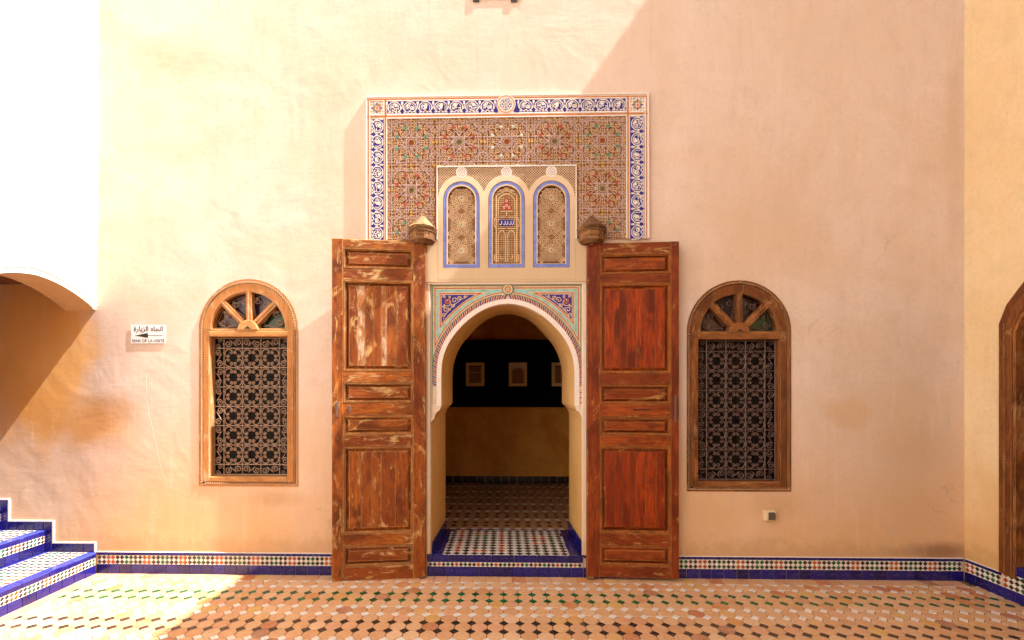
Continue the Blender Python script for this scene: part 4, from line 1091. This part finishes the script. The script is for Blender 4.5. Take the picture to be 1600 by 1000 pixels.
    for k in range(4):
        a0, a1 = math.radians(45*k+3), math.radians(45*k+42)
        p = [(xc+Rf_*math.cos(a0+(a1-a0)*i/8), zs+Rf_*math.sin(a0+(a1-a0)*i/8)) for i in range(9)] + [(xc+.05*math.cos(a1), zs+.05*math.sin(a1)), (xc+.05*math.cos(a0), zs+.05*math.sin(a0))]
        m = MB(); m.prism(p, .062, .066, back=True); pane = m.build('pane', M[gl[k]], t)
        m = MB(); am = (a0+a1)/2
        def Q(r, a): return (xc+r*math.cos(a), .040, zs+r*math.sin(a))
        ro_, ri_ = Rf_-.012, .085
        m.tube([Q(ri_, a0+.05), Q(ro_, a0+.01), Q(ro_, a1-.01), Q(ri_, a1-.05)], .0032, 4, closed=True)
        for s in (-1, 1):
            c_ = (xc+(ro_-.050)*math.cos(am+s*.16), zs+(ro_-.050)*math.sin(am+s*.16))
            sp_ = spiral(c_[0], c_[1], .030, am+s*.2, s, 1.5); m.tube([(a, .038, b) for a, b in sp_], .0042, 4)
            m.tube([(sp_[0][0], .038, sp_[0][1]), Q(ro_-.08, am+s*.30), Q(.125, am+s*.10)], .0042, 4)
            sp_ = spiral(xc+.118*math.cos(am+s*.14), zs+.118*math.sin(am+s*.14), .011, am+PI, s, 1.2, 8); m.tube([(a, .038, b) for a, b in sp_], .003, 4)
        m.build('fan_scroll', M[iron], t)
    # grille
    gx0, gx1, gz0, gz1 = xc-fi+.008, xc+fi-.008, zb+.083, zt0-.006
    g = MB(); yb = .048; cell = (gx1-gx0)/4.05; e = (gx1-gx0-3*cell)/2; 
    rows = 6; rh = (gz1-gz0)/(rows+1.08); eh = (gz1-gz0-rows*rh)/2
    xsb = [gx0+.002, gx0+e, gx0+e+cell, gx0+e+2*cell, gx0+e+3*cell, gx1-.002]; zsb = [gz0+.003]+[gz0+eh+rh*i for i in range(rows+1)]+[gz1-.003]
    for x in xsb: g.tube([(x, yb, gz0-.006), (x, yb, gz1+.006)], .0044, 4)
    for z in zsb: g.tube([(gx0-.006, yb-.001, z), (gx1+.006, yb-.001, z)], .0042, 4)
    for x in xsb[1:-1]:
        for z in zsb[1:-1]:
            for d in (-.034, .034): g.box(x+d-.004, x+d+.004, yb-.007, yb+.003, z-.0055, z+.0055); g.box(x-.0055, x+.0055, yb-.007, yb+.003, z+d-.004, z+d+.004)
    gr = g.build('grille', M[iron], t)
    def curve(pts, nm='scroll'): m = MB(); m.tube([(a, 0, b) for a, b in pts], .0038, 4); return m.build(nm, M[iron], link=False, off=(0, 0, 0))
    # quatrefoil: a C scroll in each corner of the cell
    hx, hz = cell/2, rh/2
    m = MB()
    for sx in (-1, 1):
        for sz in (-1, 1):
            R = hx*.43/.82; cx_, cz_ = sx*hx*.47, sz*hz*.47
            base = math.atan2(sz, sx); arcp = []
            for i in range(15): a = base+(-2.0+4.0*i/14); arcp.append((cx_+R*.82*math.cos(a), cz_+R*.82*math.sin(a)))
            # curled tips
            def tip(p, a_dir, s):
                r_ = R*.32; c_ = (p[0]+r_*math.cos(a_dir), p[1]+r_*math.sin(a_dir)); a0 = a_dir+PI
                return [(c_[0]+r_*(1-.75*i/9)*math.cos(a0+s*2*PI*1.15*i/9), c_[1]+r_*(1-.75*i/9)*math.sin(a0+s*2*PI*1.15*i/9)) for i in range(1, 10)]
            e0 = tip(arcp[0], base-2.0+PI, -1); e1 = tip(arcp[-1], base+2.0+PI, 1)
            m.tube([(a, 0, b) for a, b in e0[::-1]+arcp+e1], .0043, 4)
    qm = m.build('quatrefoil_scroll', M[iron], link=False, off=(0, 0, 0))
    for i in range(3):
        for j in range(rows): inst('quatrefoil_scroll', qm, gr, (xsb[1]+(i+.5)*cell, yb-.001, zsb[1]+(j+.5)*rh))
    def sscroll(w_, h_):
        r = min(h_*.36, w_*.24); m = MB()
        a = spiral(-w_/2+r*1.12, h_*.06, r, -PI*.35, 1, 1.5, 14)[::-1]; b = [(-x, -z) for x, z in a][::-1]
        m.tube([(p, 0, q) for p, q in a+b], .0043, 4); return m
    sm = sscroll(cell, eh).build('s_scroll', M[iron], link=False, off=(0, 0, 0))
    for i in range(3):
        for z in (gz0+eh/2, gz1-eh/2): inst('s_scroll', sm, gr, (xsb[1]+(i+.5)*cell, yb-.001, z), (0, 0, 0), (1 if i % 2 else -1, 1, 1))
    m2 = sscroll(rh, e*.98); m2.v = [(v[2], v[1], v[0]) for v in m2.v]; vm = m2.build('s_scroll', M[iron], link=False, off=(0, 0, 0))
    for j in range(rows):
        for s, x in ((1, gx0+e/2), (-1, gx1-e/2)): inst('s_scroll', vm, gr, (x, yb-.001, zsb[1]+(j+.5)*rh), (0, 0, 0), (s*(1 if j % 2 else -1), 1, 1))
    for x in (gx0+e/2, gx1-e/2):
        for z in (gz0+eh/2, gz1-eh/2):
            m = MB()
            for s in (-1, 1): m.tube([(a, yb, b) for a, b in spiral(x+s*e*.10, z+s*eh*.22, e*.26, 0, s, 1.3, 10)], .0030, 4)
            m.build('corner_scroll', M[iron], gr)
    # dark shutters behind
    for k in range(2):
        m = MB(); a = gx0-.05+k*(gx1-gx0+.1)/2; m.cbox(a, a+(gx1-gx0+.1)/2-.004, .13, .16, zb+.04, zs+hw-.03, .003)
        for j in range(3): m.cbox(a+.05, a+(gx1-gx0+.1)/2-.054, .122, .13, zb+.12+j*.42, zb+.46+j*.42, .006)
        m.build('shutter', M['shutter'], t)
    return t
window(WL, 'sunlit arched window with iron scroll grille and pale wooden frame, left of the doorway', 'frameL', 'frameLh', 'ironL', 'L')
window(WR, 'shaded arched window with dark iron grille and brown wooden frame, right of the doorway', 'frameR', 'frameRh', 'ironR', 'R')

# ------------------------------------------------------------------ door leaves
def leaf(label, pxs, rows, mats, ytop, ybot, free_left, boards, pale=()):
    V, Hm = mats
    yl, yr_ = (ybot, ytop) if free_left else (ytop, ybot)      # ytop: hinge side, ybot: free edge
    def Wd(px, py): return W(px, py, yl+(yr_-yl)*(px-pxs[0])/(pxs[3]-pxs[0]))
    x0, xa, xb, x1 = [Wd(p, 600)[0] for p in pxs]; zr_ = [Wd((pxs[0]+pxs[3])/2, p)[1] for p in rows]
    hx = x1 if free_left else x0
    t = thing('door_leaf', label, 'door', (hx, ytop, 0), 'pair of old panelled door leaves')
    H0, H1 = zr_[-1], zr_[0]
    # the leaf leans: its head rests nearer the wall than its foot
    def lean(v): k = (v[0]-x0)/(x1-x0); return (v[0], v[1]+yl+(yr_-yl)*k, v[2])
    T = .036
    def P(): return MB(lean)
    for a, b in ((x0, xa), (xb, x1)):
        m = P(); n = 6
        for i in range(1): m.cbox(a, b, -.004, T, H0+rnd(.002), H1, .003)
        m.build('stile', M[V], t)
    # rows: pairs (rail, panel, rail, panel ... rail)
    zsq = zr_; kinds = ['rail', 'small', 'rail', 'big', 'rail', 'small', 'rail', 'small', 'rail', 'big', 'rail', 'small', 'rail']
    bi = 0
    for i, kd in enumerate(kinds):
        zt_, zb_ = zsq[i], zsq[i+1]
        if kd == 'rail':
            m = P(); m.cbox(xa+.0005, xb-.0005, -.001, T-.002, zb_+.0005, zt_-.0005, .004)
            m.build('rail', M[Hm], t)
            continue
        # moulding round the panel
        mo = P()
        for k_, (ins, y) in enumerate(((.0, -.003), (.009, .007))):
            loopo = [(xa+.001+ins, zb_+.001+ins), (xb-.001-ins, zb_+.001+ins), (xb-.001-ins, zt_-.001-ins), (xa+.001+ins, zt_-.001-ins)]
            q = .009; loopi = [(loopo[0][0]+q, loopo[0][1]+q), (loopo[1][0]-q, loopo[1][1]+q), (loopo[2][0]-q, loopo[2][1]-q), (loopo[3][0]+q, loopo[3][1]-q)]
            mo.plate([loopo, loopi], y, T, back=False)
        mo.build('panel_moulding', M[V], t)
        i0, i1, j0, j1 = xa+.020, xb-.020, zb_+.020, zt_-.020
        m = P()
        if kd == 'small':
            bv = .022
            m.add([(i0, .024, j0), (i1, .024, j0), (i1, .024, j1), (i0, .024, j1), (i0+bv, .010, j0+bv*.7), (i1-bv, .010, j0+bv*.7), (i1-bv, .010, j1-bv*.7), (i0+bv, .010, j1-bv*.7),
                   (i0+bv+.004, .005, j0+bv*.7+.004), (i1-bv-.004, .005, j0+bv*.7+.004), (i1-bv-.004, .005, j1-bv*.7-.004), (i0+bv+.004, .005, j1-bv*.7-.004)],
                  [(0, 1, 5, 4), (1, 2, 6, 5), (2, 3, 7, 6), (3, 0, 4, 7), (4, 5, 9, 8), (5, 6, 10, 9), (6, 7, 11, 10), (7, 4, 8, 11), (8, 9, 10, 11)])
            m.build('raised_panel', M[Hm], t)
        else:
            m.add([(i0, .026, j0), (i1, .026, j0), (i1, .026, j1), (i0, .026, j1), (i0+.02, .014, j0+.02), (i1-.02, .014, j0+.02), (i1-.02, .014, j1-.02), (i0+.02, .014, j1-.02)],
                  [(0, 1, 5, 4), (1, 2, 6, 5), (2, 3, 7, 6), (3, 0, 4, 7), (4, 5, 6, 7)])
            pnl = m.build('field_panel', M[V], t)
            ws = boards[bi]; tot = sum(ws); a = i0+.022; wid = (i1-i0-.044)
            for q, wv in enumerate(ws):
                b = a+wid*wv/tot; m = P(); m.cbox(a+.001, b-.001, .007+rnd(.0014), .02, j0+.022, j1-.022, .002)
                ob = m.build('board', M['boardpale'] if (bi, q) in pale else M['doorRb' if V == 'doorR' else V], pnl); a = b
            bi += 1
    m = P(); m.box(x0+.004, x1-.004, T-.0015, T+.006, H0+.01, H1-.005); m.build('back_boards', M[V], t)
    # pivot foot and stub
    xp = x1-.03 if free_left else x0+.03; 
    m = MB(); c_ = (xp, ytop+.012)
    for r0_, r1_, za, zb2 in ((.030, .034, .006, .020), (.026, .028, .020, H0+.002)):
        A_ = [(c_[0]+r0_*math.cos(k*PI/8), c_[1]+r0_*math.sin(k*PI/8), za) for k in range(16)]; B_ = [(c_[0]+r1_*math.cos(k*PI/8), c_[1]+r1_*math.sin(k*PI/8), zb2) for k in range(16)]
        m.skin(A_, B_, closed=True); m.add(B_, [list(range(16))]); m.add(A_, [list(range(16))])
    m.build('pivot_foot', M['oldwood'], t)
    return t, lean
lf, ln = leaf('sunworn left door leaf, varnish peeling to pale wood, crossed by a diagonal shadow', (518.5, 536, 645.5, 665), [374.5, 388, 420, 438.5, 580, 597.5, 629, 649, 679, 697.5, 833, 852, 884, 906], ('doorL', 'doorLh'), -.044, -.128, True, [[15, 11, 15, 13, 9, 17, 19], [20, 18, 17, 24, 22]], {(0, 1), (0, 4)})
rf, rn = leaf('darker reddish right door leaf with intact varnish, beside the shaded window', (917, 937.5, 1048, 1061), [378.5, 396, 428, 443, 583, 601, 631, 652, 680, 698, 833, 853, 884, 903], ('doorR', 'doorRh'), -.044, -.075, False, [[14, 10, 10, 14, 12, 18, 15], [14, 12, 12, 8, 14, 16, 13]])
for px_ in range(546, 642, 12):
    a = W(px_, 430+rnd(3), -.055-.075*(665-px_)/147); m = MB(); m.prism([(a[0]+.0035*math.cos(t*PI/3), a[1]+.0035*math.sin(t*PI/3)) for t in range(6)], -.049-.084*(665-px_)/147, -.035-.084*(665-px_)/147, c=.001); m.build('nail', M['ironR'], lf)
# iron lock plate, keyholes
def Wl(px, py): return W(px, py, -.12 if px < 800 else -.07)
for pts, t in ((((527, 628), (527, 652)), lf), (((547, 634), (547, 645)), lf), (((1055, 618), (1055, 660)), rf)):
    m = MB(); a, b = Wl(*pts[0]), Wl(*pts[1]); yk = -.128 if pts[0][0] < 535 else -.120 if pts[0][0] < 600 else -.075; m.cbox(a[0]-.008, a[0]+.008, yk-.012, yk+.01, b[1], a[1], .003); m.build('iron_latch', M['ironR'], t)
m = MB(); a, b = Wl(990, 640), Wl(1022, 641); m.cbox(a[0], b[0], -.0665, -.055, a[1]-.006, a[1]+.004, .002); m.build('bolt_slot', M['ink'], rf)

# ------------------------------------------------------------------ wooden pivot brackets over the door leaves
def bracket(px, label, mats):
    cap, body = mats; yc = -.02
    xc, _ = W(px, 360, -.12); z0 = W(px, 377, -.14)[1]; z1 = W(px, 351, -.14)[1]; z2 = W(px, 336.5, -.04)[1]
    t = thing('pivot_bracket', label, 'bracket', (xc, 0, z0), 'wooden pivot brackets')
    def ring(r, z, ks=1.0): return [(xc+r*math.cos(-PI+PI*(k-.5)/3 if False else PI+PI*k/5), yc+r*ks*math.sin(PI+PI*k/5)*1.2, z) for k in range(6)]
    def lay(rs, mat, name):
        m = MB(); R_ = [ring(r, z) for r, z in rs]
        R_ = [[(p[0][0], -.0005, p[0][2])]+p+[(p[-1][0], -.0005, p[-1][2])] for p in R_]
        for a, b in zip(R_, R_[1:]): m.skin(a, b)
        m.add(R_[0], [list(range(len(R_[0])))]); m.add(R_[-1], [list(range(len(R_[-1])))]); return m.build(name, M[mat], t)
    h = z1-z0
    lay([(.074, z0+h*.04), (.098, z0+h*.25)], body, 'undercut')
    lay([(.100, z0+h*.25), (.103, z0+h*.72)], body, 'drum')
    lay([(.108, z0+h*.72), (.104, z0+h*.80), (.112, z0+h*.86), (.118, z1)], body, 'moulding')
    lay([(.116, z1), (.060, (z1+z2)/2+.004), (.012, z2)], cap, 'cap')
    m = MB()
    for k in range(18):
        a = PI+PI*(k+.5)/18; m.box(xc+.109*math.cos(a)-.004, xc+.109*math.cos(a)+.004, yc+.109*1.2*math.sin(a)-.004, yc+.109*1.2*math.sin(a)+.004, z0+h*.73, z0+h*.79)
    m.build('bead_row', M[body], t, kind='stuff')
    m = MB(); m.tube([(xc, -.06, z0-.004), (xc, -.06, z0+.006)], .014, 8); m.build('pivot_pin', M[cap], t)
    return t
bracket(657, 'bleached octagonal wooden pivot bracket above the left door leaf', ('oldcap', 'oldwood'))
bracket(927.5, 'brown octagonal wooden pivot bracket above the right door leaf', ('oldwood', 'oldwood'))

# ------------------------------------------------------------------ visitor sign
a = W(204.5, 508.5, -.006); b = W(259, 536.5, -.006)
sg = thing('direction_sign', 'small white bilingual sign with a black arrow pointing left, on the sunlit wall', 'sign', (a[0], 0, b[1]))
sx0, sx1, sz0, sz1 = a[0], b[0], b[1], a[1]; sxc = (sx0+sx1)/2; sh = sz1-sz0; swd = sx1-sx0
m = MB(); m.cbox(sx0, sx1, -.0065, -.0035, sz0, sz1, .001); m.build('plate', M['sign'], sg)
m = MB(); m.box(sx0+.02, sx1-.02, -.0035, -.0005, sz0+.03, sz1-.03); m.build('spacer', M['sign'], sg)
FE = ''.join(chr(c) for c in (0xFE93, 0xFEAD, 0xFE8E, 0xFEF3, 0xFEB0, 0xFEDF, 0xFE8D, 0x20, 0xFEE9, 0xFE8E, 0xFEA0, 0xFE97, 0xFE8D))
text_mesh(FE, 'arabic_lettering', swd*.83, M['ink'], -.0068, sxc, sz1-sh*.22, sg, .012)
text_mesh('SENS DE LA VISITE', 'french_lettering', swd*.93, M['ink'], -.0068, sxc, sz0+sh*.15, sg, .006)
m = MB(); za = sz0+sh*.44; xa_ = sx0+swd*.12; xb_ = sx0+swd*.49
m.plate([[(xa_, za), (xb_, za-sh*.14), (xb_, za+sh*.14)]], -.0073, -.0066); m.ribbon([(xb_, za), (sx0+swd*.91, za)], .0035, -.0072, -.0066); m.build('arrow', M['ink'], sg)
for x in (sx0+.006, sx1-.012):
    m = MB(); m.prism([(x+.004*math.cos(t*PI/4), sz0+sh*.5+.004*math.sin(t*PI/4)) for t in range(8)], -.0085, -.006); m.build('screw', M['ironL'], sg)

# ------------------------------------------------------------------ switch box low on the right
a = W(1195.5, 798.5, -.03); b = W(1212, 813.5, -.03)
sb = thing('socket_box', 'small cream electrical box with a grey cover, below the shaded window', 'electrical box', ((a[0]+b[0])/2, 0, b[1]))
m = MB(); m.cbox(a[0], b[0], -.04, -.0005, b[1], a[1], .005); m.build('housing', M['cream_plastic'], sb)
m = MB(); x0, x1, z0, z1 = a[0]+.02, b[0]-.007, b[1]+.009, a[1]-.007; c = .010
m.prism([(x0, z0), (x1, z0), (x1, z1-c), (x1-c, z1), (x0+c*.5, z1), (x0, z1-c*.5)], -.045, -.0395, c=.0015); m.build('cover', M['grey_plastic'], sb)

# ------------------------------------------------------------------ wooden door frame on the right side wall
df = thing('side_door_frame', 'dark arched wooden door frame at the right edge of the picture', 'door frame', (XR, -.8, .175))
RD2 = [(x+(.085 if x < .8 else -.085) if abs(x-.81) > .1 else x, z-(.085 if z > 1.9 else 0)*(1 if z > 2 else .5) if z > .2 else z) for x, z in RD]
def scale_loop(k):
    cx_, out = .81, []
    for x, z in RD: out.append((cx_+(x-cx_)*(1-k/.51), z if z < .2 else z-k*(1.0 if z > 2.0 else .55)))
    return out
l0 = [(x-(.035 if x < .81 else -.035), z) for x, z in scale_loop(0)]; l0 = [(x, z+(.025 if z > 1.8 else 0)) for x, z in l0]
m = MB(RWX)
m.plate([l0, scale_loop(.010)], -.020, .05); m.build('outer_moulding', M['frameR'], df)
m = MB(RWX); m.plate([scale_loop(.0102), scale_loop(.055)], -.030, .12); m.build('frame', M['frameR'], df, bevel=.004)
m = MB(RWX); m.plate([scale_loop(.0552), scale_loop(.072)], -.018, .16); m.build('inner_stop', M['frameR'], df)
m = MB(RWX)
z = .2
while z < 1.93: m.prism([(.307, z), (.321, z+.001), (.314, z+.017)], -.037, -.028); z += .020
m.build('dentil_row', M['frameR'], df, kind='stuff')
m = MB(RWX); m.plate([scale_loop(.06)], .26, .30); m.build('door', M['shutter'], df)  # near-black sheet standing for the dark interior past the frame

# ------------------------------------------------------------------ the room behind
rm = thing('inner_room', 'dark room seen through the horseshoe doorway, ochre walls and tiled floor', 'room', (0, TH, 0))
BY = 2.72
m = MB(); m.box(-3.0, 3.3, BY, BY+.2, SZ, 3.1); m.build('back_wall', M['room'], rm)
m = MB(); m.box(-3.2, -3.0, TH+.003, BY+.2, SZ, 3.1); m.build('end_wall', M['room'], rm)
m = MB(); m.box(3.3, 3.5, TH+.003, BY+.2, SZ, 3.1); m.build('end_wall', M['room'], rm)
m = MB(); m.box(-3.2, 3.5, TH+.003, BY+.2, 3.1, 3.25); m.build('ceiling', M['room'], rm)
m = MB(); m.box(-3.2, 3.5, TH+.003, BY+.2, SZ-.2, SZ-.006); m.build('room_floor', M['grout'], rm)
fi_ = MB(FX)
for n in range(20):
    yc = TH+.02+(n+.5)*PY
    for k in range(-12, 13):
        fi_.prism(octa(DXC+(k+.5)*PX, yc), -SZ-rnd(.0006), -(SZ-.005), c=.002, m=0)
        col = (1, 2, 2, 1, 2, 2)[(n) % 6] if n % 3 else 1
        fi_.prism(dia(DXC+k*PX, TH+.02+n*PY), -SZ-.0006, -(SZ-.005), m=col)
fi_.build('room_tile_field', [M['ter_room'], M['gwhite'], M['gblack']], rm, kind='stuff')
for k in range(24): tile(F0, -1.3+.11*k, SZ+.045, .108, .088, rm, 'gblack', y=BY)
zc0, zc1 = CAMZ-(636-PY0)/F*(BY+3.62-.08), CAMZ+(PY0-531)/F*(BY+3.62-.08)
bd = thing('display_board', 'long matt black display board mounted on the back wall of the dark room', 'display board', (DXC, BY, zc0))
m = MB(); m.cbox(-1.6, 1.7, BY-.08, BY-.001, zc0, zc1, .003); m.build('panel', M['black'], bd)
m = MB(); m.cbox(-1.6, 1.7, BY-.10, BY-.0805, zc1-.02, zc1-.0, .003); m.build('top_batten', M['black'], bd)
def picture(px0, px1, kind, label):
    y = BY-.086; a = W(px0, 566.5, y); b = W(px1, 603.5, y); x0, x1, z0, z1 = a[0], b[0], b[1], a[1]
    t = thing('hanging_photograph', label, 'picture', ((x0+x1)/2, BY-.081, z0), 'photographs hung on the black board')
    m = MB(); m.cbox(x0, x1, y-.008, BY-.0805, z0, z1, .002); m.build('print', M['photo_mount'], t)
    w_, h_ = x1-x0, z1-z0; yf = y-.0085
    m = MB()
    if kind == 'arch':
        m.plate([[(x0+.004, z1-.004), (x0+.004, z0+h_*.72)] + [((x0+x1)/2-(w_*.5-.004)*math.cos(PI*i/12), z0+h_*.55+h_*.26*math.sin(PI*i/12)) for i in range(13)] + [(x1-.004, z0+h_*.72), (x1-.004, z1-.004)]], yf-.0006, yf+.0005, m=1, back=False)
        m.plate([[(x0+w_*.17, z0+h_*.12), (x1-w_*.17, z0+h_*.12)] + [((x0+x1)/2+w_*.33*math.cos(PI*i/10), z0+h_*.6+h_*.17*math.sin(PI*i/10)) for i in range(11)]], yf, yf+.0005, m=0, back=False)
    else:
        m.box(x0+w_*.17, x1-w_*.17, yf, yf+.0005, z0+h_*.14, z1-h_*.13, 0)
        if kind == 'transom': m.box(x0+w_*.17, x1-w_*.17, yf-.0004, yf, z0+h_*.57, z0+h_*.60, 2)
    for i in range(5):
        for j in range(7):
            cx, cz = x0+w_*(.22+.14*i), z0+h_*(.2+.095*j)
            m.ribbon([(cx+.011*math.cos(t*PI/3), cz+.011*math.sin(t*PI/3)) for t in range(6)], .0035, yf-.0004, yf, True, m=2)
    m.build('printed_image', [M['photo_dark'], M['photo_light'], M['photo_mount']], t, kind='stuff')
picture(728, 757, 'transom', 'leftmost hanging photograph, of a window with a transom')
picture(795, 823.5, 'arch', 'middle hanging photograph, of an arched window, centred in the doorway')
picture(862, 891, 'plain', 'rightmost hanging photograph, half hidden behind the arch')

# ------------------------------------------------------------------ plaster cracks and patch edges
def crack(pts, wd=.004, mat='wall', y=-.0022, up=True):
    p = []
    for i in range(len(pts)-1):
        (a, b), (c, d) = pts[i], pts[i+1]; n = 5
        for k in range(n): t = k/n; p.append(W(a+(c-a)*t+rnd(.8), b+(d-b)*t+rnd(.8)))
    p.append(W(*pts[-1])); m = MB(); m.tube([(x, .0011, z) for x, z in p], wd*.28, 5, r2=wd*.2)
    m.build('plaster_ridge', M[mat], fw)
crack([(147, 546), (149, 575), (154, 600), (149, 625), (151, 648)], .005); crack([(229, 585), (229, 620), (233, 650), (243, 690), (252, 735), (262, 760), (285, 768), (302, 772)], .007)
crack([(64, 720), (80, 714), (95, 700), (108, 688), (122, 672), (150, 652)], .008); crack([(52, 680), (49, 655), (52, 640)], .005)
crack([(456, 360), (462, 380), (470, 398), (476, 402)], .006); crack([(423, 230), (437, 250), (451, 268), (463, 282)], .005); crack([(463, 500), (478, 512), (490, 522), (500, 527)], .006)
crack([(330, 368), (345, 356), (372, 352), (405, 353), (440, 353), (462, 362), (470, 390)], .006); crack([(430, 770), (444, 762), (470, 760), (482, 770), (476, 785)], .005)
crack([(1264, 600), (1266, 660), (1262, 720), (1264, 770), (1256, 820), (1248, 858)], .008); crack([(1340, 798), (1356, 782), (1375, 778), (1400, 770), (1430, 758), (1450, 745), (1466, 743), (1480, 756), (1484, 790), (1484, 830)], .006)
crack([(1340, 798), (1362, 826), (1388, 852)], .005); crack([(1086, 770), (1086, 800), (1085, 840)], .005); crack([(170, 495), (178, 505), (181, 540), (181, 560)], .005)

def ss(a, b, x): t = min(1, max(0, (x-a)/(b-a))); return t*t*(3-2*t)
# uneven plaster in the corner between the white side wall and the front wall, and faint ribs over its arch
m = MB(); A_, B_, C_ = [], [], []
for i in range(60):
    z = 2.112+(5.4-2.112)*i/59; k = .006+.012*ss(2.1, 2.6, z)+.007*math.sin(z*2.1)+.003*math.sin(z*7.3)
    A_.append((XL+k, -.0008, z)); B_.append((XL+k*.45, -.012-k*.5, z)); C_.append((XL+.0005, -.03-k, z))
m.skin(A_, B_); m.skin(B_, C_); m.build('corner_plaster', M['wall_left'], lw, smooth=True)
for d_, r_ in ((.045, .006), (.10, .004)):
    m = MB(LWX); m.tube([(x, 0, z+d_*(1-.3*abs(2*(-x/AW)-1))) for x, z in arc], r_, 5); m.build('arch_rib', M['wall_left'], lw)
